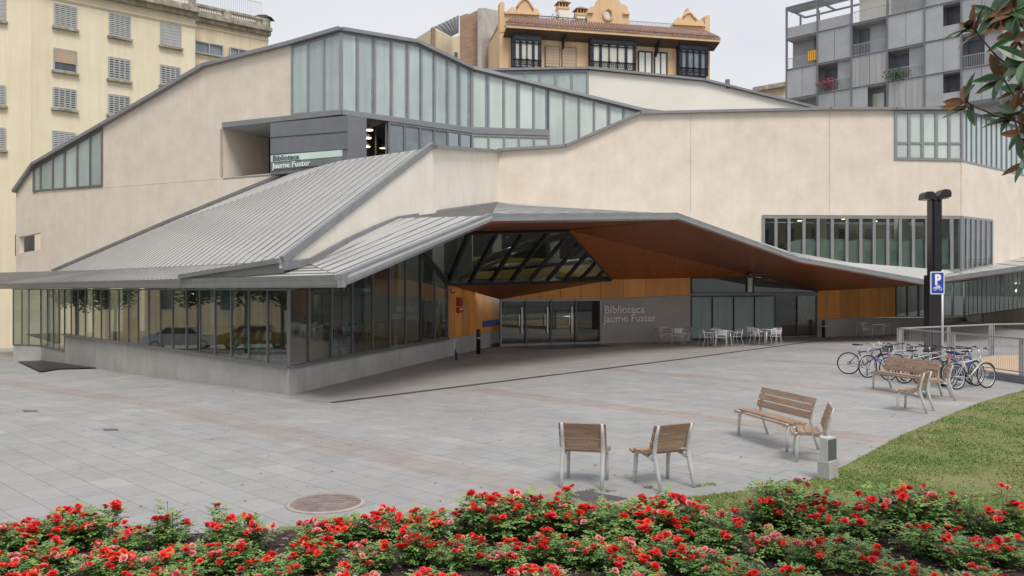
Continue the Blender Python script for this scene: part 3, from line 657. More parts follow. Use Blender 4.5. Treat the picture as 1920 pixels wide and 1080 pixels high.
for u, a_, b_ in ((1555, 207, 402), (1295, 213, 400)): mb.bar(FW.sh(.003).at(u, a_), FW.sh(.003).at(u, b_), .025, .012, FW.n, M['conc'])
for p, q in ((BW.at(193, 352), BW.at(193, 470)), (BW.at(193, 352), BW.at(418, 334.5)), (BW.at(300, 345), BW.at(300, 446))): mb.bar(p+BW.n*.003, q+BW.n*.003, .02, .012, BW.n, M['beige'])
mb.build('movement_joint', LIB)
glaze(FW, [1679, 1704, 1729, 1755, 1779, 1803], [(1679, 208), (1803, 207)], [(1679, 300), (1803, 302.5)], M['frostl'], fm='framel', fw=.14, rail=[[(1679, 268), (1803, 269)]])
frt = [(1803, 207), (1925, 243)]; frb = [(1803, 303), (1925, 331)]
glaze(FR, [1803+i*9.4 for i in range(14)], frt, frb, M['frost'], fm='framel', fw=.09, fd=.06, gap=lambda i: .3)
coping([FR.at(1803, 204), FR.at(1925, 241)], FR.n, .2, .45)
mb = MB(); mb.slab([FR.at(1803, 405), FR.at(1860, 411.5), FR.at(1860, 505), FR.at(1935, 488), FR.at(1935, 333), FR.at(1803, 303)], -FR.n*.3, M['beige']); mb.build('render_wall', LIB)
# upper windows with blinds
uu = [1431, 1454.5, 1479, 1507, 1533.5, 1560, 1587.5, 1613.5, 1638.5, 1664, 1687.5, 1712, 1737, 1759, 1784, 1803]
glaze(FW, uu, [(1430, 404), (1803, 405)], [(1430, 480), (1640, 504), (1700, 514), (1803, 510)], M['glass'], fm='framel', fw=.15, fd=.1)
ru = [1803, 1812, 1821.5, 1831, 1840.5, 1850, 1860]
glaze(FR, ru, [(1803, 405), (1860, 411.5)], [(1803, 510), (1860, 499)], M['glass'], fm='framel', fw=.12, fd=.08)
FB = FW.sh(-.09)
for i, (a, b) in enumerate(zip(uu, uu[1:])):
    if i < 2 or i == 14: continue
    mb = MB(); lo = 515 if i < 12 else 484+i
    mb.slab([FB.at(a+1.5, lo), FB.at(b-(6 if i in (5, 11) else 1.5), lo-4*(i % 3)), FB.at(b-1.5, 448+(i % 3 == 1)*2), FB.at(a+2, 448+(i % 4 == 2)*5)], -FB.n*.01, M['blindw']); mb.build('window_blind', LIB)
FRB = FR.sh(-.09)
for a, b in zip(ru, ru[1:]):
    mb = MB(); mb.slab([FRB.at(a+2, 486), FRB.at(b-1, 484), FRB.at(b-1, 450), FRB.at(a+2, 449)], -FRB.n*.01, M['blindw']); mb.build('window_blind', LIB)
# far upper storey behind
UW = VP((0, 52), (1, .1))
glaze(UW, [940, 984, 1012, 1042, 1072, 1101.5], [(930, 135), (1042, 132), (1102, 132)], [(930, 240), (1102, 240)], M['frost'], fm='framel', fw=.15)
wall('render_wall', UW, [(1102, 260), (1102, 131.5), (1320, 153), (1525, 204), (1600, 225), (1600, 260)], M['white'], .3)
coping([UW.at(*q)+Z*.05 for q in [(900, 133.5), (1102, 130), (1320, 152), (1440, 182), (1560, 212)]], UW.n, .14, .5)
mb = MB(); mb.box(P(1364, 158, 53.5), (.25, .25, .6), M['frame']); mb.build('vent_pipe', LIB)

# ---- interiors: floor, ceilings, back walls, columns, lamps, shelves
def flat(name, pts, z, th, mt):
    mb = MB(); mb.slab([Vector((p[0], p[1], z)) for p in pts], Z*th, M[mt]); return mb.build(name, LIB)
flat('interior_floor', [(-5.6, 20.9), (-1.6, 37), (4, 40.2), (16, 45), (26, 49.5), (28, 58), (-8, 60), (-27, 46), (-22, 39.6)], .04, .06, 'innerw')
# interior back walls
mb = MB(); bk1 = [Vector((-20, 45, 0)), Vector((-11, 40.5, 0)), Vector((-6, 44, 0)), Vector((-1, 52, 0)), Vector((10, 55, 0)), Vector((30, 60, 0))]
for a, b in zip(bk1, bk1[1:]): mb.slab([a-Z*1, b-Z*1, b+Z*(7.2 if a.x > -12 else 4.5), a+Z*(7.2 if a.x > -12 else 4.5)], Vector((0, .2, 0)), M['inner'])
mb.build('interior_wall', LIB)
flat('interior_ceiling', [(-5.75, 20.9), (-9.6, 25.3), (-22.3, 39.8), (-26.5, 45), (-8.3, 38.6), (-5.5, 30)], 2.66, .04, 'soff')
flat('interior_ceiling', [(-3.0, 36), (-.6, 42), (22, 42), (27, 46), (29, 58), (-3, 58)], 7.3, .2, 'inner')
mb = MB(); a, b = Vector((-1.7, 36.0, 0)), Vector((5.2, 40.8, 0)); mb.slab([Vector((a.x, a.y, 2.9)), Vector((b.x, b.y, 2.9)), Vector((b.x, b.y, 4.0)), Vector((a.x, a.y, 4.0))], Vector((0, .3, 0)), M['coly']); mb.build('interior_balustrade', LIB)
mb = MB(); mb.box((1.9, 41.3, 3.2), (7, 4, .15), M['coly'], .4); mb.build('interior_soffit', LIB)
def column(x, y, z0, z1, w_=.5, split=1.45, cat_='interior_column'):
    mb = MB(); mb.box((x, y, (z0+split)/2), (w_, w_, split-z0), M['coly']); mb.box((x, y, (split+z1)/2), (w_, w_, z1-split), M['colw']); return mb.build(cat_, LIB)
for (u, y) in ((330, 30.5), (386, 27.5), (424, 25.8), (474, 25.2), (246, 34), (190, 37), (150, 40)):
    q = P(u, 600, y); column(q.x, q.y, .1, 3.0, .48)
for (u, y, w_) in ((672, 27, .5), (712, 30, .9), (770, 33, .9), (822, 35.5, .45)):
    q = P(u, 600, y); column(q.x, q.y, .1, 4.6, w_)
for u, y_, w_ in ((932, 37.6, .42), (1040, 38.6, .42), (872, 33.5, .6)):
    q = P(u, 450, y_); column(q.x, q.y, 2.9, 5.6 if u > 900 else 5.1, w_, 3.1)
mb = MB(); q = NW.at(1010, 600); mb.box((q.x-.2, q.y+2.3, .62), (4.6, .7, 1.1), M['innerw'].copy() if 0 else M.setdefault('desk', mat('birch_desk', (.48, .30, .13), .5, var=.15, scale=2)), .41); mb.box((q.x-.2, q.y+2.3, 1.22), (4.8, .8, .06), M['framel'], .41); mb.build('reception_desk', LIB)
mb = MB(); q = NW.at(1512, 600)
for k in range(5): mb.box((q.x, q.y+1.0, .35+k*.42), (.95, .35, .04), M['desk'], .41)
for k, (dx, kk, hh) in enumerate(((-.2, 1, .2), (.1, 1, .14), (.2, 2, .2), (-.1, 3, .22), (-.3, 3, .12), (.25, 4, .15))): mb.box((q.x+dx, q.y+.95+dx*.4, .37+kk*.42+hh/2), (.14, .12, hh), M['letter'] if k % 2 else M['wood'], .41)
mb.build('shop_shelves', LIB)
# magazine racks behind the glazed corner
for (u, y) in ((462, 23.2), (505, 22.0), (640, 24.5)):
    q = P(u, 640, y); mb = MB(); T = Matrix.Translation((q.x, q.y, .1)) @ Matrix.Rotation(-.85 if u < 600 else 1.2, 4, 'Z')
    for k in range(4):
        mb.box(None, (1.3, .3, .03), M['frame'], mtx=T @ Matrix.Translation((0, 0, .15+k*.32)))
        for j in range(5):
            mt = [M['mint'], M['letter'], M['blind'], M['curt'], M['desk'], M['red']][(k*3+j*2) % 6]
            mb.box(None, (.2, .015, .25), mt, mtx=T @ Matrix.Translation((-.5+j*.25, -.1, .30+k*.32)) @ Matrix.Rotation(-.3, 4, 'X'))
    for s in (-.66, .66): mb.box(None, (.04, .34, 1.5), M['frame'], mtx=T @ Matrix.Translation((s, 0, .7)))
    mb.build('magazine_rack', LIB)
def pend(p, r=.22, par=LIB):
    mb = MB(); mb.lathe([(.03, .22), (r*.9, .05), (r, 0), (r*.97, -.02)], M['framel'], p, 12); mb.tube([Vector(p)+Z*.2, Vector(p)+Z*.8], .01, M['frame'], 4); o = mb.build('pendant_lamp', par)
    b2 = MB(); b2.lathe([(.01, -.05), (r*.8, -.035), (r*.85, -.01)], M['lamp'], p, 12); b2.build('lamp_bulb', o)
for (u, v, y) in ((692, 243, 39.5), (689, 258, 40), (687, 274, 40.5), (685, 285, 42), (684, 298, 41), (804, 261, 43.5), (794, 276, 44)):
    p = P(u, v, y); pend((p.x, p.y, p.z))
def glow(name, p, e, r=.03):
    l = bpy.data.lights.new(name, 'POINT'); l.energy = e; l.shadow_soft_size = r; l.color = (1, .9, .75); o = bpy.data.objects.new(name, l); C.objects.link(o); o.location = p; o.parent = LIB
for p, e in (((-7.6, 28.5, 2.4), 35), ((-4.6, 33, 3.4), 60), ((-13, 33.5, 2.4), 30), ((-.2, 34.6, 4.75), 45), ((3.4, 38.2, 4.9), 60), ((3, 45, 2.3), 70), ((15.5, 50, 2.3), 40), ((18, 45.5, 6.6), 300), ((24, 50, 2.5), 140)): glow('added_interior_light', p, e)  # unseen point lights added to brighten the interior
for (u, v, y) in ((1692, 412, 44), (1583, 410, 45), (1640, 414, 47), (1500, 413, 45)): p = P(u, v, y); pend((p.x, p.y, p.z), .18)
# upper gallery room behind the blinds
flat('gallery_floor', [(12, 41.9), (22.3, 41.9), (27, 45.5), (27, 56), (12, 56)], 3.3, .1, 'inner')
for u in (1550, 1706, 1786): q = FW.at(u, 450); column(q.x, q.y+.9, 3.4, 6.5, .5, 3.5)
q = FR.at(1808, 450); column(q.x-.2, q.y+.9, 3.4, 6.4, .5, 3.5)
# drain, grate and covers
def onground(pts, mt, name, label=None, cat_=None, dz=.008, parent=None, kind=None, group=None):
    mb = MB(); mb.poly([(p[0], p[1], gz(p[0], p[1])+dz) for p in pts], mt); mb.poly([(p[0], p[1], gz(p[0], p[1])+dz-.004) for p in pts][::-1], mt)
    o = mb.build(name, parent)
    if label: o['label'] = label; o['category'] = cat_
    if kind: o['kind'] = kind
    if group: o['group'] = group
    return o

# ================================================================= GROUND DETAILS
mb = MB()
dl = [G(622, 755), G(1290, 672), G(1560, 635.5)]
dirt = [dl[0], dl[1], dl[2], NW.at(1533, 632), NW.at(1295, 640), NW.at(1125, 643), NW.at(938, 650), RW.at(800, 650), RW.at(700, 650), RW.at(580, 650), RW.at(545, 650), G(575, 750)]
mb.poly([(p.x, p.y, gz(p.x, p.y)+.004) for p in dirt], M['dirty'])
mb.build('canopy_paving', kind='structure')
mb = MB()
for a, b in zip(dl, dl[1:]):
    d = (b-a).normalized(); L = (b-a).length; n = Vector((-d.y, d.x, 0)); k = 0
    mb.bar(a+Z*.006, b+Z*.006, .16, .008, Z, M['black'])
    while k < L: p = a+d*k; mb.bar(p-n*.07+Z*.012, p+n*.07+Z*.012, .02, .006, Z, M['clad']); k += .07 if k < 6 else .16
mb.build('drain_grate', label='long dark slotted drain running diagonally across the paving under the canopy edge', category='drain')
onground([GG(33, 679), GG(77, 677.5), GG(184, 691.5), GG(111, 693.5), GG(75, 699)], M['black'], 'floor_grate', 'dark metal ramp grating in the paving below the left glazed end', 'grating', dz=.05)
def cover(p, r=.42):
    t = thing('manhole_cover', 'round reddish manhole cover in the paving behind the rose bed', 'manhole cover', (p.x, p.y, gz(p.x, p.y)))
    m = mat('reddish_cover', (.27, .205, .19), .7, var=.35, scale=6, bump=.4, bscale=30)
    mb = MB(); mb.lathe([(r, .0), (r, .012), (r*.98, .014)], m, (0, 0, 0), 32)
    for i in range(9): mb.box((0, -r*.8+i*r*.2, .016), (2*math.sqrt(max(.01, r*r*.9-(-r*.8+i*r*.2)**2)), .02, .006), m)
    mb.build('lid', t)
    mb = MB(); mb.lathe([(r*1.13, 0), (r*1.13, .01), (r*1.02, .0105)], mat('cover_ring', (.42, .38, .33), .8, var=.2, scale=4), (0, 0, 0), 32); mb.build('rim', t)
cover(G(611, 944))
onground([G(1040, 925), G(1100, 921), G(1178, 935), G(1120, 947)], mat('dark_cover_plate', (.10, .10, .105), .7, var=.3, scale=4), 'access_cover', 'dark grey rectangular access cover in the paving by the left bench chair', 'cover')
onground([G(985, 928), G(1060, 925), G(1120, 947), G(1075, 960), G(1000, 958)], mat('red_granite_setts', (.30, .23, .20), .9, var=.25, scale=8), 'granite_paving', kind='structure', dz=.006)
for (u, v, l) in ((54, 771, 'leftmost'), (205, 806, 'nearer')):
    onground([GG(u-12, v-1.5), GG(u+14, v-1.5), GG(u+18, v+1.5), GG(u-9, v+1.7)], M['gdark'], 'access_cover', 'small dark rectangular inlet cover, '+('the farther one at the left edge' if u < 100 else 'the nearer one left of the red band'), 'cover')

# ---- lawn and rose bed
edgeg = [(2100, 712), (1920, 733), (1850, 752), (1790, 775), (1740, 797), (1690, 818), (1640, 845), (1590, 872), (1545, 893), (1505, 908), (1440, 917), (1370, 926), (1300, 934), (1220, 945), (1130, 953), (1060, 962), (900, 985)]
lawn_edge = [G(*q) for q in edgeg]
lawn = lawn_edge+[Vector((-2.5, 8.9, 0)), Vector((-2.5, 4.5, 0)), Vector((24, 4.5, 0)), Vector((30, 14, 0)), Vector((24, 26, 0))]
def inpoly(x, y, poly):
    c = False
    for i in range(len(poly)):
        a, b = poly[i], poly[i-1]
        if (a[1] > y) != (b[1] > y) and x < (b[0]-a[0])*(y-a[1])/(b[1]-a[1])+a[0]: c = not c
    return c
M['lawn'] = mat('dry_green_turf', (.12, .19, .045), .95, scale=.6, col2=(.27, .23, .11), bump=.6, bscale=60, fine=.3)
mb = MB()
for t in tessellate_polygon([lawn]): mb.poly([lawn[i]+Z*.02 for i in t], M['lawn'])
mb.build('lawn_ground', kind='structure')
M['gr1'] = mat('grass_blades', (.10, .21, .035), .8, scale=.9, col2=(.17, .25, .05), spec=.2); M['gr2'] = mat('dry_grass_blades', (.36, .34, .15), .9, scale=.9, col2=(.24, .28, .09), spec=.2)
from mathutils import noise
mb = MB(); rnd = random.Random(3); cnt = 0
while cnt < 60000:
    y = 8.4+(rnd.random()**1.6)*13; x = -.5+rnd.random()*(y*.66+.9)
    if not inpoly(x, y, lawn): continue
    nv = noise.noise(Vector((x*.75, y*.75, 3)))+.5*noise.noise(Vector((x*2.2, y*2.2, 7)))
    if nv < -.32 and rnd.random() < .75: continue
    a = rnd.random()*6.28; h = .012+rnd.random()*.022*(1.5 if nv > .1 else 1); wd = .003+.0004*y
    dx, dy = math.cos(a)*wd, math.sin(a)*wd; lx, ly = rnd.gauss(0, .02), rnd.gauss(0, .02)
    mt = M['gr1'] if nv+rnd.gauss(0, .15) > -.08 else M['gr2']
    mb.poly([(x-dx, y-dy, .018), (x+dx, y+dy, .018), (x+lx, y+ly, .018+h)], mt); cnt += 1
me = bpy.data.meshes.new('grass'); me.from_pydata(mb.v, [], mb.f)
for m_ in mb.mats: me.materials.append(m_)
me.polygons.foreach_set('material_index', mb.mi)
o = bpy.data.objects.new('grass', me); C.objects.link(o); o['kind'] = 'stuff'
M['soil'] = mat('bark_mulch_soil', (.07, .05, .04), .95, scale=5, col2=(.03, .022, .018), bump=.8, bscale=30)
bed = [Vector((-8.5, 8.3, 0)), Vector((-5.5, 8.55, 0)), G(280, 1012), G(540, 1003), G(700, 990), G(900, 985), G(1060, 978), G(1200, 985), G(1380, 968), G(1500, 966), G(1700, 972), G(2060, 985), Vector((9, 8.3, 0)), Vector((9, 4.6, 0)), Vector((-8.5, 4.6, 0))]
mb = MB()
for t in tessellate_polygon([bed]): mb.poly([bed[i]+Z*.05 for i in t], M['soil'])
mb.build('planting_soil', kind='structure')
mb = MB(); bm_ = [mat('bark_chip_dark', (.05, .035, .03), .9), mat('bark_chip_grey', (.30, .25, .22), .9), mat('bark_chip_brown', (.14, .08, .06), .9)]
for i in range(9000):
    x = rnd.uniform(-6, 6.5); y = rnd.uniform(6.6, 9.3)
    if not inpoly(x, y, bed): continue
    T = Matrix.Translation((x, y, .055+rnd.random()*.02)) @ Matrix.Rotation(rnd.random()*6.28, 4, 'Z') @ Matrix.Rotation(rnd.gauss(0, .5), 4, 'X')
    a, b = rnd.uniform(.012, .035), rnd.uniform(.006, .013)
    mb.poly([T @ Vector(q) for q in ((-a, -b, 0), (a, -b*.7, .003), (a*.8, b, 0), (-a*.7, b*.9, .004))], bm_[rnd.choice((0, 0, 1, 2))])
me = bpy.data.meshes.new('bark_mulch'); me.from_pydata(mb.v, [], mb.f)
for m_ in mb.mats: me.materials.append(m_)
me.polygons.foreach_set('material_index', mb.mi)
o = bpy.data.objects.new('bark_mulch', me); C.objects.link(o); o['kind'] = 'stuff'

# ================================================================= ROSES
M['rl1'] = mat('rose_leaf', (.19, .34, .09), .45, scale=6, col2=(.11, .23, .06), spec=.45); M['rl2'] = mat('rose_leaf_young', (.34, .44, .12), .5, scale=6, col2=(.16, .25, .06), spec=.4)
M['rl3'] = mat('rose_leaf_reddish', (.20, .10, .045), .5, scale=6, col2=(.10, .09, .03)); M['stem'] = mat('rose_stem', (.12, .17, .06), .7, var=.3, scale=8)
M['p1'] = mat('scarlet_petal', (.92, .085, .085), .55, scale=20, col2=(.80, .04, .05), spec=.3); M['p2'] = mat('orange_red_petal', (.95, .13, .06), .55, scale=20, col2=(.85, .06, .035), spec=.3)
M['p3'] = mat('crimson_petal', (.74, .04, .07), .55, scale=20, col2=(.58, .02, .045), spec=.3); M['p4'] = mat('faded_pink_petal', (.90, .52, .48), .6, scale=30, col2=(.85, .17, .18), spec=.3)
M['bud'] = mat('green_bud', (.10, .16, .04), .6, var=.2, scale=9)
def bloom_mesh(mt, r, seed, openk=1.0):
    rn = random.Random(seed); mb = MB()
    for ringi, (n, rr, tilt, z0) in enumerate(((7, 1.0, .28, 0), (6, .82, .65, .004), (5, .6, 1.0, .008), (4, .38, 1.3, .010), (2, .2, 1.45, .012))):
        for i in range(n):
            a = 2*math.pi*(i+rn.random()*.35)/n+ringi*.5; L = r*rr*rn.uniform(.88, 1.12); tl = tilt*openk+rn.gauss(0, .12); wd = L*.62
            T = Matrix.Rotation(a, 4, 'Z') @ Matrix.Translation((r*.06, 0, z0)) @ Matrix.Rotation(-tl, 4, 'Y')
            pts = [(0, -wd*.2, 0), (L*.55, -wd, L*.08), (L*.95, -wd*.62, L*.02-L*.07), (L*1.03, 0, L*.06), (L*.95, wd*.62, L*.02-L*.07), (L*.55, wd, L*.08), (0, wd*.2, 0)]
            q = [T @ Vector(p) for p in pts]; m_ = T @ Vector((L*.5, 0, -L*.04))
            for j in range(7): mb.poly([q[j], q[(j+1) % 7], m_], mt)
    mb.tube([(0, 0, -r*.5), (0, 0, .0)], [.004, r*.2], M['bud'], 5)
    return mb
def mk(mb, name):
    me = bpy.data.meshes.new(name); me.from_pydata(mb.v, [], mb.f)
    for m_ in mb.mats: me.materials.append(m_)
    me.polygons.foreach_set('material_index', mb.mi); me.polygons.foreach_set('use_smooth', mb.sm); return me
blooms = [mk(bloom_mesh(M[m_], .039*k, i, ok), 'rose_bloom') for i, (m_, k, ok) in enumerate((('p1', 1, 1), ('p1', .9, .8), ('p2', 1.05, 1.1), ('p2', .85, .9), ('p3', .8, .7), ('p3', .7, .6), ('p4', 1, 1.1), ('p4', .9, .9), ('p1', 1.1, 1.15)))]
bb = MB(); bb.lathe([(.003, -.03), (.008, -.012), (.009, 0), (.005, .014), (.001, .02)], M['p3'], (0, 0, 0), 6); budm = mk(bb, 'rose_bud')
def leaflet(mb, p, d, nrm, L, wd, mt):
    d = d.normalized(); x = d.cross(nrm).normalized(); n = x.cross(d)
    a = p; b = p+d*L*.45+x*wd*.5+n*L*.05; c = p+d*L-n*L*.12; e = p+d*L*.45-x*wd*.5+n*L*.05; m_ = p+d*L*.5-n*L*.02
    mb.poly([a, b, m_], mt); mb.poly([b, c, m_], mt); mb.poly([c, e, m_], mt); mb.poly([e, a, m_], mt)
def rose_leaf(mb, p, d, rn, s, mt):
    side = d.cross(Z)
    side = side.normalized() if side.length > .01 else Vector((1, 0, 0))
    up = (side.cross(d)).normalized()+Vector((rn.gauss(0, .2), rn.gauss(0, .2), .3))
    if up.z < 0: up = -up
    L = s*.047
    for k, (t, sg) in enumerate(((.35, 1), (.35, -1), (.75, 1), (.75, -1), (1.0, 0))):
        q = p+d*s*.09*t
        dd = (d*(1 if sg == 0 else .45)+side*sg*.9+Vector((0, 0, rn.gauss(0, .15))))
        leaflet(mb, q, dd, up, L*rn.uniform(.85, 1.15)*(1.1 if sg == 0 else .9), L*.72, mt)
def rose_bush_meshes(seed, h, r, nst, tall=0):
    rn = random.Random(seed); st = MB(); lf = MB(); tips = []
    for i in range(nst):
        a = rn.random()*6.28; rr = r*math.sqrt(rn.random()); hh = h*rn.uniform(.62, 1.0)*(1-.25*(rr/r)**2)
        if tall and i < tall: rr *= .3; hh = h*rn.uniform(1.15, 1.4)
        base = Vector((math.cos(a)*rr*.25, math.sin(a)*rr*.25, 0)); tip = Vector((math.cos(a)*rr, math.sin(a)*rr, hh)); mid = (base+tip)/2+Vector((math.cos(a)*rr*.15, math.sin(a)*rr*.15, hh*.1))
        st.tube([base, mid, tip], [.006, .0045, .003], M['stem'], 4, cap=False); tips.append((tip, (tip-mid).normalized()))
        nl = int(13+hh*30)
        for k in range(nl):
            t = .12+.88*k/nl
            p = (base*(1-t)**2+mid*2*t*(1-t)+tip*t*t); b = rn.random()*6.28
            d = Vector((math.cos(b), math.sin(b), rn.uniform(-.2, .6))).normalized()
            q = p+d*rn.uniform(0, .09); m_ = M['rl1'] if rn.random() < (.8 if t < .8 else .45) else (M['rl2'] if rn.random() < .8 else M['rl3'])
            rose_leaf(lf, q, d, rn, rn.uniform(.8, 1.35), m_)
    return mk(st, 'rose_stem'), mk(lf, 'rose_foliage'), tips
variants = [rose_bush_meshes(11, .42, .42, 24), rose_bush_meshes(12, .46, .38, 22), rose_bush_meshes(13, .36, .45, 25), rose_bush_meshes(14, .5, .36, 20, 2), rose_bush_meshes(15, .40, .40, 23), rose_bush_meshes(16, .44, .30, 14, 3)]
def rose_bush(x, y, vi, rz, sc, label, dens=1.0, pinks=.1):
    stm, lfm, tips = variants[vi]; rn = random.Random(int(x*971+y*313)); rn.random()
    t = thing('rose_bush', label, 'rose bush', (x, y, .04), rz, 'rose bushes in the front bed'); t.scale = (sc, sc, sc)
    a = bpy.data.objects.new('stem', stm); C.objects.link(a); a.parent = t
    b = bpy.data.objects.new('foliage', lfm); C.objects.link(b); b.parent = t
    for (tip, d) in tips:
        if rn.random() > .64*dens: 
            if rn.random() < .4:
                o = bpy.data.objects.new('rose_bud', budm); C.objects.link(o); o.parent = t; o.location = tip+Z*.02
            continue
        fade = rn.random() < pinks
        for k in range(rn.choice((1, 2, 3, 4, 5))):
            me_ = blooms[rn.choice((6, 7))] if fade or rn.random() < .12 else blooms[rn.choice((0, 0, 1, 2, 2, 3, 4, 5, 8, 8))]
            o = bpy.data.objects.new('rose_bloom', me_); C.objects.link(o); o.parent = t
            o.location = tip+Vector((rn.gauss(0, .032), rn.gauss(0, .032), rn.uniform(.0, .045)))
            dv = Vector((rn.gauss(0, .45), rn.gauss(-.25, .4), 1)); dv.normalize(); o.rotation_euler = (dv.to_track_quat('Z', 'Y').to_matrix() @ Matrix.Rotation(rn.random()*6, 3, 'Z')).to_euler()
            s_ = rn.uniform(.65, 1.25)/sc**.5; o.scale = (s_, s_, s_)
# (photo column, photo row of its top, distance, variant, pinks, bloom density)
RB = [(30,985,7.9,4,.1,1),(105,958,8.1,0,.1,1),(178,948,8.2,1,.08,1),(232,985,7.9,2,.15,1),(322,955,8.1,3,.0,.9),(405,945,8.3,5,.05,.8),(455,962,8.0,1,.1,.9),
 (612,965,8.0,4,.1,1.1),(665,952,8.3,2,.12,1.1),(735,945,8.3,0,.05,1.1),(805,935,8.4,1,.08,1.1),(880,930,8.5,5,.03,.9),(940,930,8.4,4,.05,1),(1010,928,8.5,0,.05,1),(1055,925,8.6,3,.05,.9),(1150,945,8.2,2,.08,1),(1205,928,8.5,1,.25,1),(1262,925,8.5,4,.1,1),(1325,962,8.1,2,.25,1),
 (1425,905,8.6,3,.03,.8),(1480,895,8.7,1,.03,.6),(1535,948,8.4,2,.1,1),(1605,935,8.5,0,.15,.8),(1690,912,8.7,4,.02,.8),(1748,908,8.8,1,.0,.9),(1820,928,8.6,5,.05,.6),(1885,925,8.5,3,.1,.7),
 (20,1040,7.2,2,.2,1),(95,1015,7.4,1,.15,1),(190,1030,7.2,4,.2,.9),(265,1042,7.1,0,.15,.9),(350,1012,7.4,2,.1,1),(432,1015,7.4,4,.1,1),(510,1045,7.1,2,.2,.9),(590,1022,7.4,1,.15,1.1),(700,1025,7.4,4,.15,.6),(782,1000,7.6,3,.1,1.1),(862,1012,7.5,0,.1,1.1),(945,1008,7.5,2,.2,1),(1030,1000,7.6,1,.1,1),(1105,1005,7.5,4,.1,1),(1180,1020,7.4,0,.2,1),(1258,1012,7.5,1,.2,.9),(1330,1040,7.2,2,.5,.9),(1445,985,7.8,0,.15,.9),(1512,1020,7.4,3,.3,.5),(1590,1012,7.5,2,.2,.3),(1745,985,7.8,4,.1,.6),(1800,1010,7.5,1,.05,.7),(1880,1000,7.6,0,.05,.9),
 (60,1075,6.7,4,.2,.8),(330,1070,6.7,1,.2,.8),(640,1075,6.7,0,.3,.9),(820,1068,6.7,2,.2,.9),(1000,1062,6.8,4,.2,.9),(1190,1070,6.7,1,.2,.9),(1400,1068,6.7,3,.4,.5),(1500,1072,6.7,0,.1,.4),(1720,1058,6.8,2,.2,.5),(1850,1072,6.7,4,.4,.5)]
zone = lambda u: 'at the left end of the bed' if u < 250 else 'below the plain paving left of the round manhole' if u < 560 else 'near the round manhole cover' if u < 760 else 'between the manhole and the left bench chair' if u < 1030 else 'in front of the two bench chairs' if u < 1340 else 'in front of the grey utility box' if u < 1620 else 'at the right end of the bed by the lawn'
seen = {}
hh_ = {0: .42, 1: .46, 2: .36, 3: .56, 4: .40, 5: .56}
for (u, v, y, vi, pk, dn) in RB:
    zt_ = EYE+(CV-v)/FPX*y-.04; x = (u-CU)/FPX*y; sc = max(.62, min(1.75, (zt_/hh_[vi])*(.88+.12*math.sin(u*1.7))))
    row = 'back row' if y > 7.75 else 'middle row' if y > 6.9 else 'front row cut by the picture edge'
    look = 'with many pale pink faded blooms' if pk >= .25 else 'with mostly leafy shoots and few red blooms' if dn < .7 else 'dense with scarlet blooms'
    key = (row, zone(u), look); seen[key] = seen.get(key, 0)+1
    sz = 'tall' if zt_ > .62 else 'low' if zt_ < .42 else 'medium'
    ordn = ('first', 'second', 'third', 'fourth', 'fifth')[seen[key]-1]
    rose_bush(x, y, vi, (u*7 % 628)/100, sc, '%s rose bush %s, %s, %s, %s from the left' % (sz, look, row, zone(u), ordn) if 0 else '%s %s rose bush %s %s' % (ordn, sz, zone(u), row.replace(' cut by the picture edge', '')), dn, pk)

for k, (x, y, vi) in enumerate(((-5.6, 8.0, 1), (-6.3, 7.9, 4), (-7.0, 7.8, 0), (-7.6, 8.0, 3), (-5.4, 7.1, 2), (-6.2, 7.0, 0), (-7.1, 7.0, 1), (6.0, 8.2, 0), (6.7, 8.0, 4), (7.4, 7.9, 1), (5.6, 7.3, 2), (6.4, 7.1, 3), (7.2, 7.0, 0))):
    rose_bush(x, y, vi, k*1.3, 1.0, 'rose bush just outside the picture at the %s end of the bed' % ('left' if x < 0 else 'right'), .9, .12)
# ================================================================= BENCHES AND BENCH CHAIRS (seat faces local -Y)
def seat_thing(name, label, cat_, W, loc, rz, group):
    t = thing(name, label, cat_, loc, rz, group)
    mb = MB()
    for (y, z, tl, h) in ((-.235, .425, .35, .085), (-.13, .452, .08, .095), (-.02, .45, -.06, .095), (.09, .437, -.14, .095)):
        mb.box(None, (W, h, .028), M['slat'], mtx=Matrix.Translation((0, y, z)) @ Matrix.Rotation(-tl+.2 if 0 else tl*-1, 4, 'X'))
    mb.build('seat', t)
    mb = MB()
    for (y, z, h, tl) in ((.225, .555, .115, .22), (.262, .675, .10, .30), (.302, .785, .10, .36)):
        mb.box(None, (W, .028, h), M['slat'], mtx=Matrix.Translation((0, y-.02, z)) @ Matrix.Rotation(-tl, 4, 'X'))
    mb.build('backrest', t)
    for s in (-1, 1):
        x = s*(W/2-.045); mb = MB()
        mb.tube([(x, .37, 0), (x, .31, .20), (x, .245, .40), (x, .232, .50), (x, .265, .66), (x, .322, .83)], [.024, .028, .032, .03, .026, .018], M['cast'], 8); mb.build('rear_leg', t)
        mb = MB(); mb.tube([(x, -.20, 0), (x, -.195, .2), (x, -.18, .37), (x, -.15, .42)], [.022, .027, .032, .02], M['cast'], 8); mb.build('front_leg', t)
        mb = MB(); mb.tube([(x, -.275, .40), (x, -.19, .425), (x, -.02, .425), (x, .12, .40), (x, .25, .36)], [.012, .022, .024, .024, .02], M['cast'], 8); mb.build('seat_bracket', t)
    return t
def face(rear_mid, facing):                    # place by the rear feet and the facing direction
    f = Vector((facing[0], facing[1], 0)).normalized(); o = Vector(rear_mid)+f*.37; return (o.x, o.y, 0), math.atan2(f.x, -f.y)
def put(name, label, cat_, W, rm, fc, group):
    loc, rz = face(rm, fc); return seat_thing(name, label, cat_, W, loc, rz, group)
put('bench_chair', 'single slatted chair seen from behind, the left of the two in front of the roses', 'chair', .62, ((.626+1.16)/2, 10.68, 0), (.23, .95), 'slatted chairs of the plaza')
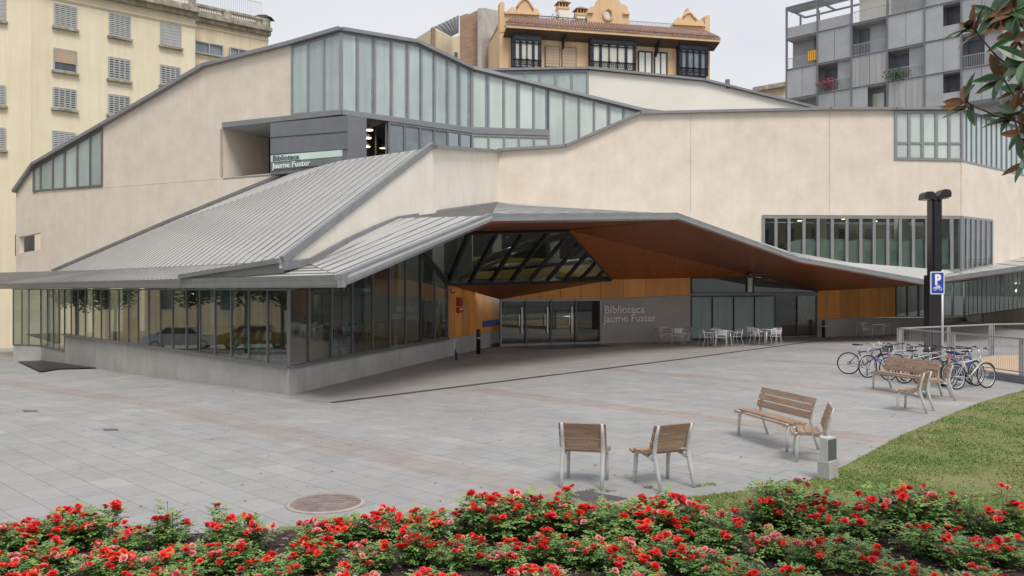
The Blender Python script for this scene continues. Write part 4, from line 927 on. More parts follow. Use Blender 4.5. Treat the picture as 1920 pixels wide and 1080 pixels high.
put('bench_chair', 'single slatted chair seen from behind turned left, the right of the two by the roses', 'chair', .62, (2.13, 10.62, 0), (-.44, .9), 'slatted chairs of the plaza')
put('park_bench', 'long slatted bench facing left, nearer one beside the grey utility box', 'bench', 1.6, (4.73, 13.98, 0), (-.97, -.24), 'slatted park benches')
put('park_bench', 'long slatted bench in front of the parked bicycles', 'bench', 1.75, (10.13, 20.75, 0), (-.95, -.3), 'slatted park benches')
put('bench_chair', 'slatted chair seen edge-on right beside the near bench and utility box', 'chair', .62, (4.86, 12.42, 0), (-.95, .28), 'slatted chairs of the plaza')
put('bench_chair', 'slatted chair facing away left in front of the far bench', 'chair', .62, (8.77, 17.33, 0), (-.75, .66), 'slatted chairs of the plaza')
put('bench_chair', 'slatted chair between the far bench and the bicycles', 'chair', .62, (10.35, 19.38, 0), (-.94, .35), 'slatted chairs of the plaza')
# utility box
t = thing('utility_box', 'low grey louvred metal box on a concrete base at the lawn edge', 'utility box', (4.28, 11.2, 0), R(-50))
mb = MB(); mb.box((0, 0, .08), (.17, .24, .34), M['conc']); mb.build('concrete_base', t)
mb = MB(); mb.box((0, 0, .41), (.12, .22, .32), M['cast']); b = mb.build('metal_box', t)
mb = MB()
for k in range(11): mb.box((.062, -.10+k*.02, .41), (.012, .009, .28), M['clad'])
mb.build('louvre', b)

# ================================================================= CAFE SETS
def cafe_chair(label):
    t = thing('cafe_chair', label, 'chair', (0, 0, 0), 0, 'aluminium cafe chairs')
    mb = MB()
    for i in range(6): mb.box((0, -.19+i*.075, .445), (.40, .055, .012), M['alu'])
    mb.build('seat', t)
    mb = MB()
    for i, z in enumerate((.58, .65, .72)):
        pts = [(-.22, .20, z), (-.12, .255, z+.01), (.12, .255, z+.01), (.22, .20, z)]
        for a, b in zip(pts, pts[1:]): mb.bar(a, b, .012, .045, Z, M['alu'])
    mb.build('backrest', t)
    for s in (-1, 1):
        mb = MB(); mb.tube([(s*.25, -.27, 0), (s*.24, -.24, .40), (s*.26, -.22, .64), (s*.26, -.10, .665), (s*.25, .17, .66)], .013, M['alu'], 5); mb.build('front_leg', t)
        mb = MB(); mb.tube([(s*.24, .29, 0), (s*.23, .16, .42), (s*.225, .24, .78)], .013, M['alu'], 5); mb.build('rear_leg', t)
    mb = MB(); mb.tube([(-.225, .24, .78), (-.12, .275, .79), (.12, .275, .79), (.225, .24, .78)], .013, M['alu'], 5); mb.build('top_rail', t)
    return t
def cafe_table(label):
    t = thing('cafe_table', label, 'table', (0, 0, 0), 0, 'aluminium cafe tables')
    mb = MB(); mb.box((0, 0, .72), (.72, .72, .025), M['alu']); mb.box((0, 0, .70), (.6, .6, .03), M['frame']); mb.build('tabletop', t)
    for sx in (-1, 1):
        for sy in (-1, 1):
            mb = MB(); mb.tube([(sx*.36, sy*.36, 0), (sx*.31, sy*.31, .70)], .018, M['alu'], 6); mb.build('leg', t)
    return t
sets = [(1262, 646, 39.0, .35, 'by the concrete wall with lettering'), (1352, 650, 37.2, .1, 'in front of the blue-green shop panes'), (1436, 645, 38.4, .55, 'beside the glass shop door'), (1638, 632, 44.0, .25, 'by the plinth under the right timber wall')]
c0 = t0 = None
for (u, v, Y, rz, where) in sets:
    q = P(u, v, Y); x, y = q.x, q.y
    lab = 'square aluminium cafe table '+where
    if t0 is None: t0 = cafe_table(lab); t0.location = (x, y, 0); t0.rotation_euler.z = rz
    else: dup(t0, (x, y, .0), rz, lab)
    wsh = {1262: 'by the lettered concrete wall', 1352: 'before the blue-green panes', 1436: 'beside the glass shop door', 1638: 'by the right timber wall'}[u]
    for k, (pos, j) in enumerate((('left', 0), ('near', 1), ('right', 2), ('far', 3))):
        if u == 1638 and k == 1: continue
        a = rz+(math.pi, -math.pi/2, 0, math.pi/2)[k]+(.2, -.35, .15, -.1)[k]; dd = (.78, .70, .72, .8)[k]
        lx, ly = x+math.cos(a)*dd, y+math.sin(a)*dd
        crz = math.atan2(-(x-lx), (y-ly))+math.pi    # seat faces the table
        crz = math.atan2(x-lx, -(y-ly))
        lab = 'aluminium cafe chair, %s one at the table %s' % (pos, wsh)
        if c0 is None: c0 = cafe_chair(lab); c0.location = (lx, ly, 0); c0.rotation_euler.z = crz
        else: dup(c0, (lx, ly, .0), crz, lab)
# bollards and small things by the doors
def bollard(p, h, label):
    t = thing('bollard', label, 'bollard', p); mb = MB(); mb.lathe([(.085, 0), (.085, h*.93), (.07, h*.97), (.03, h)], M['black'], (0, 0, 0), 14); mb.build('post', t)
    mb = MB(); mb.lathe([(.087, h*.62), (.087, h*.66)], M['letter'], (0, 0, 0), 14); mb.build('reflective_band', t)
bollard(G(897, 664), 1.0, 'black cylindrical bollard beside the timber wall left of the entrance'); bollard(G(1544, 633), .95, 'black bollard at the foot of the right timber wall')
t = thing('bike_hoop', 'small bent steel tube hoop standing by the left plinth', 'hoop', G(855, 676), R(70))
mb = MB(); mb.tube([(-.16, 0, 0), (-.16, 0, .68), (-.1, 0, .75), (.1, 0, .75), (.16, 0, .70), (.16, 0, 0)], .018, M['alu'], 6); mb.build('hoop_tube', t)
mb = MB(); mb.slab([(-.05, 0, .02), (.12, 0, .02), (.14, 0, .25), (.0, 0, .3), (-.08, 0, .45)], Vector((0, .05, 0)), M['black']); mb.build('lower_plate', t)
rs = RW.sh(.10)
t = thing('fire_hose_cabinet', 'red fire cabinet mounted on the orange timber wall', 'fire equipment')
mb = MB(); mb.slab([rs.at(860, 574), rs.at(868, 574), rs.at(868, 558), rs.at(860, 558)], -RW.n*.12, M['red']); mb.build('cabinet', t)
mb = MB(); mb.slab([rs.sh(.02).at(861, 587), rs.sh(.02).at(869, 585), rs.sh(.02).at(869, 576), rs.sh(.02).at(861, 577)], -RW.n*.1, M['red']); q = mb.build('nozzle_box', t)
mb = MB(); mb.slab([rs.sh(.04).at(862, 581), rs.sh(.04).at(868, 580), rs.sh(.04).at(868, 578.5), rs.sh(.04).at(862, 579)], -RW.n*.02, M['letter']); mb.build('white_label', t)
t = thing('alarm_light', 'small red and white alarm beacon high on the timber wall', 'alarm', rs.at(850, 546))
mb = MB(); mb.box((0, 0, 0), (.12, .12, .14), M['red']); mb.build('alarm_box', t); mb = MB(); mb.box((.0, -.09, .03), (.08, .08, .09), M['letter']); mb.build('beacon_lens', t)
r4 = RW.sh(.03); mb = MB(); mb.slab([r4.at(906, 614), r4.at(937, 609), r4.at(937, 598), r4.at(906, 602)], -RW.n*.02, M['blue'])
o = mb.build('blue_sign', label='small blue information strip on the timber wall beside the doors', category='sign')

# ================================================================= LAMP POST, SIGN, RAILINGS
t = thing('street_lamp', 'tall square black lamp post with two angled heads like a Y', 'street lamp', P(1751, 672, 30.6)*1)
t.location.z = 0
mb = MB(); mb.box((-.05, 0, 1.55), (.44, .40, 3.1), M['black']); mb.box((.02, 0, 4.55), (.38, .34, 2.9), M['black']); mb.box((-.08, -.19, 4.5), (.03, .05, 2.8), M['iron']); mb.build('post', t)
for prof, gx in (([(1727.5, 373.5), (1729, 363), (1733.5, 359.5), (1744, 359.5), (1753, 370), (1750, 376), (1743, 373.5)], 1734), ([(1751, 371), (1761, 357.5), (1766, 355), (1775, 356), (1778, 361), (1777.5, 369.5), (1763, 371.5), (1758, 377)], 1770)):
    mb = MB(); mb.slab([((u-1751)/50.6, -.24, (672-v)/50.6) for u, v in prof], Vector((0, .48, 0)), M['black']); h = mb.build('lamp_head', t)
    mb = MB(); mb.box(((gx-1751)/50.6, 0, (672-(373 if gx < 1750 else 370.2))/50.6-.02), (.2, .36, .03), M['curt']); mb.build('lamp_glass', h)
# sign
sp_ = G(1768, 703)
t = thing('parking_sign', 'blue bicycle parking sign with a white P on a thin grey pole', 'road sign', sp_)
mb = MB(); mb.tube([(0.0, .03, 0), (0, .03, 3.15)], .03, M['alu'], 10); mb.build('pole', t)
sw_, sh2 = .42, .68; zc = 2.57+(543-530.5)/FPX*sp_.y; ox = (1757.5-1768)/FPX*sp_.y
mb = MB(); pts = []
for cx_, cz_, a0 in ((sw_/2-.03, sh2/2-.03, 0), (-sw_/2+.03, sh2/2-.03, 90), (-sw_/2+.03, -sh2/2+.03, 180), (sw_/2-.03, -sh2/2+.03, 270)):
    for k in range(4): a = R(a0+k*30); pts.append(Vector((ox+cx_+.03*math.cos(a), -.01, zc+cz_+.03*math.sin(a))))
mb.slab(pts, Vector((0, .02, 0)), M['letter']); pl_ = mb.build('sign_plate', t)
mb = MB(); pts2 = [Vector((ox+(p.x-ox)*.87, -.014, zc+(p.z-zc)*.92)) for p in pts]; mb.slab(pts2, Vector((0, .003, 0)), M['blue2'] if 'blue2' in M else M.setdefault('blue2', mat('traffic_blue', (.02, .07, .50), .4, var=.05, scale=3))); mb.build('blue_face', pl_)
text('P', Vector((ox-.085, -.016, zc-.04)), Vector((ox+.10, -.016, zc-.04)), .42, 'letter', pl_, .002, .05, 'sign_letter')
mb = MB(); bz = zc-.18
for s in (-1, 1): mb.ring((ox+s*.085, -.018, bz), .045, .008, M['letter'], N=18, n=4)
for a, b in (((-.085, 0), (-.03, .075)), ((-.03, .075), (.05, .07)), ((.05, .07), (0, .0)), ((0, 0), (-.03, .075)), ((-.085, 0), (0, 0)), ((.085, 0), (.04, .11)), ((.04, .11), (.02, .115)), ((-.035, .09), (-.06, .095)), ((-.02, .09), (.03, .03))):
    mb.tube([(ox+a[0], -.018, bz+a[1]), (ox+b[0], -.018, bz+b[1])], .011, M['letter'], 4)
mb.build('bicycle_symbol', pl_)
# railings
M['mesh'] = mat('galvanised_rail', (.42, .42, .44), .5, var=.1, scale=4, metal=.4)
def railing(name, pts, label, hgt=1.0, z0=.2, sp2=.09):
    t = thing(name, label, 'railing', (0, 0, 0), 0, 'mesh railings round the sandy pit')
    for a, b in zip(pts, pts[1:]):
        a, b = Vector(a), Vector(b); d = (b-a); L = d.length; d.normalize(); n = Vector((-d.y, d.x, 0))
        mb = MB(); mb.bar(a+Z*(z0+hgt), b+Z*(z0+hgt), .05, .05, n, M['mesh']); mb.bar(a+Z*(z0+.08), b+Z*(z0+.08), .03, .03, n, M['mesh'])
        mb.build('top_rail', t)
        mb = MB(); k = .05
        while k < L: p = a+d*k; mb.bar(p+Z*(z0+.08), p+Z*(z0+hgt), .005, .005, n, M['mesh']); k += sp2
        mb.build('mesh_panel', t)
        k = 0
        while k <= L+.01:
            p = a+d*k; mb = MB(); mb.bar(p-Z*.1, p+Z*(z0+hgt+.02), .12, .03, n, M['mesh']); mb.bar(p+d*.05-Z*.1, p+d*.05+Z*(z0+hgt), .02, .12, n, M['mesh']); mb.build('rail_post', t); k += L if L < 2.6 else 3.0
cA = Vector((13.4, 28.7, 0)); cB = Vector((14.05, 22.2, 0)); cB2 = Vector((14.6, 16.5, 0)); cC = Vector((18.7, 32.2, 0)); cD = Vector((27, 35.0, 0))
railing('mesh_railing', [cA, cB, cB2], 'near run of grey vertical-bar railing on the kerb behind the bicycles', 1.0, .22)
railing('mesh_railing', [cA+Vector((.15, .1, 0)), cC, cD], 'far run of grey vertical-bar railing beyond the black lamp post', 1.0, .22)
mb = MB(); d = (cB2-cB).normalized()
for a, b in ((cA, cB), (cB, cB2)): mb.hexa([a+Vector((-.12, 0, -.1)), b+Vector((-.12, 0, -.1)), b+Vector((.12, 0, -.1)), a+Vector((.12, 0, -.1)), a+Vector((-.12, 0, .21)), b+Vector((-.12, 0, .21)), b+Vector((.12, 0, .21)), a+Vector((.12, 0, .21))], M['clad'])
mb.build('kerb', kind='structure')
mb = MB(); mb.poly([p+Z*.03 for p in (Vector((13.9, 26.9, 0)), cB+Vector((.12, 0, 0)), cB2+Vector((.12, 0, 0)), Vector((30, 18, 0)), Vector((28, 33.6, 0)), Vector((18.6, 31.9, 0)))], M['sand']); mb.build('sandy_ground', kind='structure')

# ================================================================= BICYCLES (front wheel at local +X)
def bicycle(label, fcol, rx, ry, fx, fy, fend=None, basket=False, seatc='black', tyre=(.02, .02, .022), step=False, hi=0):
    a = Vector((rx, ry, 0)); b = Vector((fx, fy, 0)); d = b-a; rz = math.atan2(d.y, d.x)
    t = thing('bicycle', label, 'bicycle', a, rz, 'bicycles parked at the racks'); L = 1.05
    fm = mat('bicycle_paint', fcol, .35, var=.06, scale=6, metal=.2, coat=.3); ty = mat('bicycle_tyre', tyre, .8, var=.2, scale=8)
    lean = R(random.Random(int(rx*100)).uniform(-5, 5)); t.rotation_euler = (lean, 0, rz)
    for x in (0, L):
        mb = MB(); mb.ring((x, 0, .335), .318, .019, ty, N=28, n=6); w_ = mb.build('wheel', t)
        mb = MB(); mb.ring((x, 0, .335), .292, .010, M['alu'], N=28, n=4); mb.build('rim', w_)
        mb = MB()
        for k in range(14): an = k*math.pi/7; mb.tube([(x, 0, .335), (x+.29*math.cos(an), 0, .335+.29*math.sin(an))], .0022, M['alu'], 3, cap=False)
        mb.tube([(x, -.045, .335), (x, .045, .335)], .02, M['alu'], 6); mb.build('spokes', w_)
    bbx, bbz = .43, .29; sx, sz_ = .26, .78; hx, hz = .87, .80
    mb = MB(); tt_ = (hx-.02, .60) if step else (hx, hz-.02)
    mb.tube([(bbx, 0, bbz), (sx+.02, 0, sz_-.05)], .017, fm, 7); mb.tube([(sx+.04, 0, .42 if step else sz_-.10), tt_ and (tt_[0], 0, tt_[1])], .017, fm, 7)
    mb.tube([(bbx, 0, bbz), (hx+.03, 0, hz-.13)], .021, fm, 7); mb.tube([(hx-.01, 0, hz+.04), (hx+.045, 0, hz-.17)], .022, fm, 7)
    for s in (-1, 1): mb.tube([(bbx, s*.02, bbz), (0, s*.055, .335)], .010, fm, 5); mb.tube([(sx+.04, s*.015, sz_-.11), (0, s*.055, .335)], .009, fm, 5)
    mb.build('frame', t)
    mb = MB()
    for s in (-1, 1): mb.tube([(hx+.05, s*.03, hz-.18), (hx+.09, s*.05, .55), (L, s*.05, .335)], .012, fm, 5)
    mb.build('fork', t)
    mb = MB(); z_ = hz+.18+hi; mb.tube([(hx-.01, 0, hz+.02), (hx-.04, 0, z_)], .014, M['alu'], 6); mb.tube([(hx-.10, -.29, z_+.04), (hx-.02, -.16, z_+.03), (hx-.01, 0, z_), (hx-.02, .16, z_+.03), (hx-.10, .29, z_+.04)], .012, M['black'] if not fend else M['alu'], 6)
    for s in (-1, 1): mb.tube([(hx-.08, s*.20, z_+.035), (hx-.12, s*.31, z_+.04)], .018, M['black'], 6); mb.tube([(hx-.02, s*.18, z_+.02), (hx+.03, s*.24, z_-.01)], .006, M['black'], 4)
    mb.build('handlebar', t)
    mb = MB(); mb.tube([(sx+.02, 0, sz_-.06), (sx-.02, 0, sz_+.10)], .013, M['alu'], 6)
    mb.build('seat_post', t)
    mb = MB(); sm = M['black'] if seatc == 'black' else M['blue2']
    mb.hexa([(sx-.15, -.07, sz_+.10), (sx-.15, .07, sz_+.10), (sx+.13, .015, sz_+.11), (sx+.13, -.015, sz_+.11), (sx-.16, -.08, sz_+.15), (sx-.16, .08, sz_+.15), (sx+.14, .02, sz_+.135), (sx+.14, -.02, sz_+.135)], sm); mb.build('saddle', t)
    mb = MB(); mb.ring((bbx, .05, bbz), .085, .007, M['iron'], N=16, n=4); mb.tube([(bbx, .07, bbz), (bbx+.12, .07, bbz-.12)], .009, M['alu'], 5); mb.tube([(bbx, -.07, bbz), (bbx-.12, -.07, bbz+.12)], .009, M['alu'], 5)
    mb.box((bbx+.12, .11, bbz-.12), (.09, .07, .02), M['black']); mb.box((bbx-.12, -.11, bbz+.12), (.09, .07, .02), M['black']); mb.tube([(bbx, .05, bbz+.085), (0, .05, .375)], .005, M['iron'], 4); mb.tube([(bbx, .05, bbz-.085), (0.02, .05, .26)], .005, M['iron'], 4); mb.ring((0, .05, .335), .05, .008, M['iron'], N=12, n=4)
    mb.build('crankset', t)
    if fend:
        for x, a0, a1 in ((0, 20, 175), (L, 30, 150)):
            pts = [(x+.355*math.cos(R(a)), 0, .335+.355*math.sin(R(a))) for a in range(a0, a1+1, 12)]
            mb = MB()
            for p, q in zip(pts, pts[1:]): mb.bar(p, q, .05, .008, Vector(p)-Vector((x, 0, .335)), mat('mudguard', fend, .4, var=.1, scale=5) if 0 else M['cast'])
            mb.build('mudguard', t)
    if basket:
        mb = MB(); m_ = M['frostd']
        for zz in (0, .06, .12, .18): 
            for p, q in (((-.16, -.13), (.16, -.13)), ((.16, -.13), (.16, .13)), ((.16, .13), (-.16, .13)), ((-.16, .13), (-.16, -.13))): mb.tube([(hx+.22+p[0], p[1], hz-.08+zz), (hx+.22+q[0], q[1], hz-.08+zz)], .006, M['black'], 4)
        mb.slab([(hx+.07, -.12, hz-.08), (hx+.37, -.12, hz-.08), (hx+.37, .12, hz-.08), (hx+.07, .12, hz-.08)], Z*.16, m_); mb.build('basket', t)
    return t
bicycle('dark bicycle with a black basket, leftmost of the parked bicycles', (.03, .03, .035), 10.22, 25.1, 11.2, 24.55, basket=True, hi=.05)
bicycle('purple bicycle with white rims second from the left, its front wheel to the left', (.20, .10, .36), 11.35, 24.4, 10.32, 24.05, tyre=(.03, .03, .03), step=True, fend=(.6, .6, .6))
bicycle('lilac grey bicycle with black handlebar third from the left', (.45, .45, .56), 11.65, 23.7, 10.62, 23.35, hi=.02)
bicycle('white bicycle with orange rim reflector behind the far bench', (.65, .66, .66), 10.72, 22.6, 11.75, 22.95)
bicycle('silver bicycle with black saddle in the middle of the row', (.55, .57, .60), 11.05, 22.35, 12.05, 22.75, seatc='black')
bicycle('red framed bicycle behind the silver one on the right', (.60, .05, .03), 12.45, 22.35, 11.4, 21.95)
bicycle('blue bicycle with blue saddle half hidden behind the big silver bicycle', (.05, .10, .45), 11.45, 21.6, 12.4, 22.05, seatc='blue')
bicycle('large silver bicycle with mudguards, rightmost of the row', (.62, .64, .63), 11.42, 21.22, 12.40, 21.58, fend=(.7, .7, .7), hi=.03)
bicycle('green bicycle behind the white one in the middle of the row', (.05, .16, .12), 11.95, 23.35, 10.95, 22.95, seatc='black')
bicycle('dark grey bicycle tucked in between the red one and the big silver one', (.10, .10, .12), 11.55, 21.95, 12.55, 22.35, hi=.02)
for i, (x, y) in enumerate(((10.95, 24.6), (11.2, 23.5), (11.45, 22.55), (11.9, 21.8))):
    t = thing('bike_rack', 'grey tubular bicycle hoop, %s of the four under the bicycles' % ('first', 'second', 'third', 'last')[i], 'bicycle rack', (x, y, 0), R(20), 'tubular bicycle hoops')
    mb = MB(); mb.tube([(-.4, .09, 0), (-.4, .09, .70), (-.34, .09, .79), (-.25, .09, .82), (.25, .09, .82), (.34, .09, .79), (.4, .09, .70), (.4, .09, 0)], .024, M['mesh'], 8); mb.build('hoop_tube', t)

# ================================================================= BACKGROUND BUILDINGS
def rect(mb, pl, u0, u1, v0, v1, mt, out_=.0, th=.05, uc=None):
    """upright rectangle on a facade: columns u0..u1, heights read at the middle column"""
    uc = uc or (u0+u1)/2; z1, z0 = pl.at(uc, v0).z, pl.at(uc, v1).z
    A, B = pl.at(u0, 300), pl.at(u1, 300); o = pl.n*out_
    q = [Vector((A.x, A.y, z0))+o, Vector((B.x, B.y, z0))+o, Vector((B.x, B.y, z1))+o, Vector((A.x, A.y, z1))+o]
    mb.slab(q, -pl.n*th, mt); return q
def frame_rect(mb, q, w_, d_, n, mt, mull=0, rails=0):
    a, b, c, d = q
    for p, r_ in ((a, b), (b, c), (c, d), (d, a)): mb.bar(p, r_, w_, d_, n, mt)
    for i in range(1, mull+1): f = i/(mull+1); mb.bar(a.lerp(b, f), d.lerp(c, f), w_*.8, d_*.8, n, mt)
    for i in range(1, rails+1): f = i/(rails+1); mb.bar(a.lerp(d, f), b.lerp(c, f), w_*.6, d_*.8, n, mt)
def shutter_window(par, pl, u0, u1, v0, v1, kind):
    mb = MB(); q = rect(mb, pl, u0, u1, v0, v1, M['shutd'], .02, .1); wd = mb.build('window', par); n = pl.n; a, b, c, d = q
    fb = MB(); frame_rect(fb, q, .1, .14, n, M['shut'], 0, 0); fb.build('window_frame', wd)
    sb = MB(); sl_ = .16; a2, b2 = a-(b-a).normalized()*sl_-Z*.12, b+(b-a).normalized()*sl_-Z*.12; sb.bar(a2+n*.1, b2+n*.1, .16, .36, n, M['cornice']); sb.build('window_sill', wd)
    if kind in ('shutter', 'dark'):
        for i in range(4):
            sh_ = MB(); p0, p1 = a.lerp(b, (i+.08)/4), a.lerp(b, (i+.92)/4); t0_, t1_ = d.lerp(c, (i+.08)/4), d.lerp(c, (i+.92)/4); o = n*.06
            frame_rect(sh_, [p0+o, p1+o, t1_+o, t0_+o], .05, .05, n, M['shut'])
            if kind == 'shutter' or i == 9:
                N_ = 12
                for k in range(N_): f = (k+.5)/N_; sh_.bar(p0.lerp(t0_, f)+o, p1.lerp(t1_, f)+o, (t0_-p0).length/N_*.72, .03, n+Z*.5, M['shut'])
            else:
                for k in range(9): f = (k+.5)/9; sh_.bar(p0.lerp(t0_, f)+o, p1.lerp(t1_, f)+o, (t0_-p0).length/9*.5, .03, n, M['shut'])
            sh_.build('shutter', wd)
    else:
        fr = .62 if kind == 'tan' else 1.0
        sh_ = MB(); N_ = 14
        for k in range(N_): f0, f1 = 1-fr*(k+1)/N_, 1-fr*k/N_; o = n*(.07 if k % 2 else .055); sh_.slab([a.lerp(d, f0)+o, b.lerp(c, f0)+o, b.lerp(c, f1)+o, a.lerp(d, f1)+o], -n*.03, M['blindt'] if kind == 'tan' else M['shut'])
        sh_.build('roller_blind', wd)
YBp = VP((-34.8, 60), (1.2, 1)); YLp = VP((-34.8, 60), (1, .35)); YRp = VP(P(366, 100, 68.6)[:2], (1.2, 1))
YB = thing('apartment_building', 'tall pale yellow apartment block with grey shuttered windows at the far left', 'building')
ztop = YBp.at(366, 24).z; z2 = YRp.at(366, 30).z
def facade(par, pl, u0, u1, zt_, mt, th=8, name='wall', zb=-3):
    A, B = pl.at(u0, 300), pl.at(u1, 300); mb = MB(); mb.slab([Vector((A.x, A.y, zb)), Vector((B.x, B.y, zb)), Vector((B.x, B.y, zt_)), Vector((A.x, A.y, zt_))], -pl.n*th, M[mt]); return mb.build(name, par)
facade(YB, YBp, 60, 366, ztop, 'yellow', 10); facade(YB, YLp, -500, 59.6, ztop, 'yellow', 8)
for (u0, u1, v0, v1, k) in ((102, 143, 11, 52, 'shutter'), (101, 143, 94, 134, 'tan'), (100, 142, 167, 204, 'dark'), (99, 141, 248, 290, 'shutter'), (205, 243.5, 28, 70, 'shutter'), (204, 243, 110, 150, 'dark'), (203.5, 242.5, 179.5, 216, 'dark'), (301.5, 338, 46, 87, 'grey'), (301, 337, 125, 161, 'dark')):
    shutter_window(YB, YBp, u0, u1, v0, v1, k)
for (v0, v1, k) in ((-12, 38, 'grey'), (160, 197, 'shutter'), (240, 280, 'shutter')): shutter_window(YB, YLp, -30, 10, v0, v1, k)
def cornice(par, pl, u0, u1, zz, d_=.5, h_=.5, mt='cornice', name='cornice'):
    A, B = pl.at(u0, 300), pl.at(u1, 300); A.z = B.z = zz; mb = MB(); mb.bar(A+pl.n*d_*.35, B+pl.n*d_*.35, h_*.45, d_*1.2, pl.n, M[mt]); mb.bar(A+pl.n*d_*.15-Z*h_*.42, B+pl.n*d_*.15-Z*h_*.42, h_*.5, d_*.8, pl.n, M[mt]); return mb.build(name, par)
def balustrade(par, pl, u0, u1, zb, h_, piers, n_):
    A, B = pl.at(u0, 300), pl.at(u1, 300); A.z = B.z = zb; mb = MB(); n = pl.n
    mb.bar(A+Z*.12, B+Z*.12, .24, .4, n, M['cornice']); mb.bar(A+Z*(h_-.1), B+Z*(h_-.1), .2, .42, n, M['cornice'])
    for (p0, p1) in piers: c = A.lerp(B, (p0+p1)/2); L = (B-A).length*(p1-p0); mb.bar(A.lerp(B, p0)+Z*h_/2, A.lerp(B, p1)+Z*h_/2, h_-.02, .36, n, M['cornice'])
    bl = mb.build('balustrade', par); me = None
    for i in range(n_):
        f = (i+.5)/n_
        if any(p0-.008 < f < p1+.008 for p0, p1 in piers): continue
        p = A.lerp(B, f)
        if me is None: b2 = MB(); b2.lathe([(.10, .24), (.10, .3), (.05, .36), (.11, .55), (.05, .8), (.09, h_-.2)], M['colb'] if 'colb' in M else M.setdefault('colb', mat('baluster_plaster', (.66, .62, .50), .8, var=.2, scale=2)), (0, 0, 0), 7); me = b2.mesh('baluster')
        o = bpy.data.objects.new('baluster', me); C.objects.link(o); o.parent = bl; o.location = p
cornice(YB, YBp, 60, 368, ztop, .9, .7); cornice(YB, YLp, -300, 60, ztop, .9, .7); cornice(YB, YBp, 60, 366, ztop-1.1, .16, .2, 'yellow', 'string_course')
balustrade(YB, YBp, 240, 366, ztop+.3, 1.25, [(0, .08), (.42, .5), (.9, 1)], 22)
YC = thing('apartment_building', 'cream building with balustraded roof and ribbon windows right of the yellow block', 'building')
facade(YC, YRp, 340, 503, z2, 'yellow2', 9); cornice(YC, YRp, 366, 505, z2, .7, .7); cornice(YC, YRp, 366, 503, YRp.at(366, 48).z, .12, .14, 'yellow', 'string_course')
balustrade(YC, YRp, 366, 503, z2+.25, YRp.at(366, 8).z-z2-.2, [(0, .02), (.36, .48), (.9, 1)], 30)
def ribbon(par, pl, u0, u1, v0, v1, mull, gm='shutd', fm='shut', uc=None, name='window'):
    mb = MB(); q = rect(mb, pl, u0, u1, v0, v1, M[gm], -.15, .1, uc); 
    o = mb.build(name, par); fb = MB(); frame_rect(fb, [p+pl.n*.12 for p in q], .1, .12, pl.n, M[fm], mull); fb.build('window_frame', o); return o
YCl = YRp.sh(.25)
for (u0, u1, vr0, vr1, m_) in ((366, 418, 76, 97, 1), (432, 478, 76, 97, 2)): ribbon(YC, YCl, u0, u1, vr0, vr1, m_, 'wglassb' if 0 else 'frostd', 'shut', 366)
ribbon(YC, YCl, 366, 418, 122, 140, 1, 'shutd', 'shut', 366)
mb = MB(); q = YRp.at(487, 29); 
for sx in (-.5, .5): mb.box((q.x+sx, q.y+1, q.z-.35), (.12, .5, .6), M['cornice'])
mb.hexa([(q.x-.9, q.y+.4, q.z), (q.x+.9, q.y+.4, q.z), (q.x+.9, q.y+1.6, q.z), (q.x-.9, q.y+1.6, q.z), (q.x-.3, q.y+.8, q.z+.35), (q.x+.3, q.y+.8, q.z+.35), (q.x+.3, q.y+1.2, q.z+.35), (q.x-.3, q.y+1.2, q.z+.35)], M['iron']); mb.build('chimney_cap', YC)
mb = MB(); A, B = YRp.at(372, 0), YRp.at(500, 30); A.z = B.z = z2+2.7; A -= YRp.n*1; B -= YRp.n*1; mb.bar(A, B, .03, .03, YRp.n, M['mesh'])
for i in range(33): p = A.lerp(B, i/32); mb.bar(p-Z*1.4, p, .02, .02, YRp.n, M['mesh'])
mb.build('roof_railing', YC)

# ---- ochre mansion
OP = VP(P(960, 100, 85)[:2], (4.6, 1)); OB = thing('mansion_building', 'ochre mansion with curved gables, tiled eaves and black iron bay windows', 'building')
def opoly(pts, th, mt, out_=0, name='wall', holes=()):
    pl = OP.sh(out_); mb = MB(); mb.slab([pl.at(*q) for q in pts], -pl.n*th, M[mt], [[pl.at(*q) for q in h] for h in holes]); return mb.build(name, OB)
opoly([(937, 200), (1331, 200), (1331, 72), (937, 50)], 8, 'ochre')
opoly([(937, 60), (946, 60), (946, 5), (941, 3), (937, 5)], 1, 'ochre', .05, 'pilaster'); opoly([(1322, 80), (1331, 80), (1331, 28), (1322, 30)], 1, 'ochre', .05, 'pilaster')
opoly([(944, 48), (944, 22), (954, 22), (955, 16), (960, 12), (964, 15), (966, 19), (971, 13), (974, 4), (979, -3), (986, -4), (992, -1), (995, 9), (1001, 18), (1004, 15), (1008, 16), (1010, 22), (1012, 24), (1012, 50)], .8, 'ochre', 0, 'gable')
hol = [(1140+8.5*math.cos(a*math.pi/8), 27+10.5*math.sin(a*math.pi/8)) for a in range(16)]
opoly([(1101, 54), (1101, 30), (1103, 20), (1107, 13), (1114, 12), (1118, 8), (1121, 0), (1127, -10), (1140, -16), (1153, -10), (1160, 0), (1166, 8), (1171, 8), (1176, 12), (1178, 20), (1180, 24), (1180, 60)], .8, 'ochre', 0, 'gable', [hol])
opoly([(1262, 66), (1262, 45), (1267, 38), (1272, 32), (1277, 36), (1283, 28), (1287, 22), (1290, 14), (1293, 21), (1299, 25), (1304, 34), (1311, 38), (1314, 35), (1318, 39), (1320, 44), (1322, 68)], .8, 'ochre', 0, 'gable')
for pts in ([(946, 24), (1012, 27)], [(1101, 23), (1112, 23.5)], [(1168, 25), (1180, 26)], [(1262, 45), (1321, 48)]):
    mb = MB(); pl = OP.sh(.1); mb.bar(pl.at(*pts[0]), pl.at(*pts[1]), .22, .3, OP.n, M['ochre']); mb.build('gable_moulding', OB)
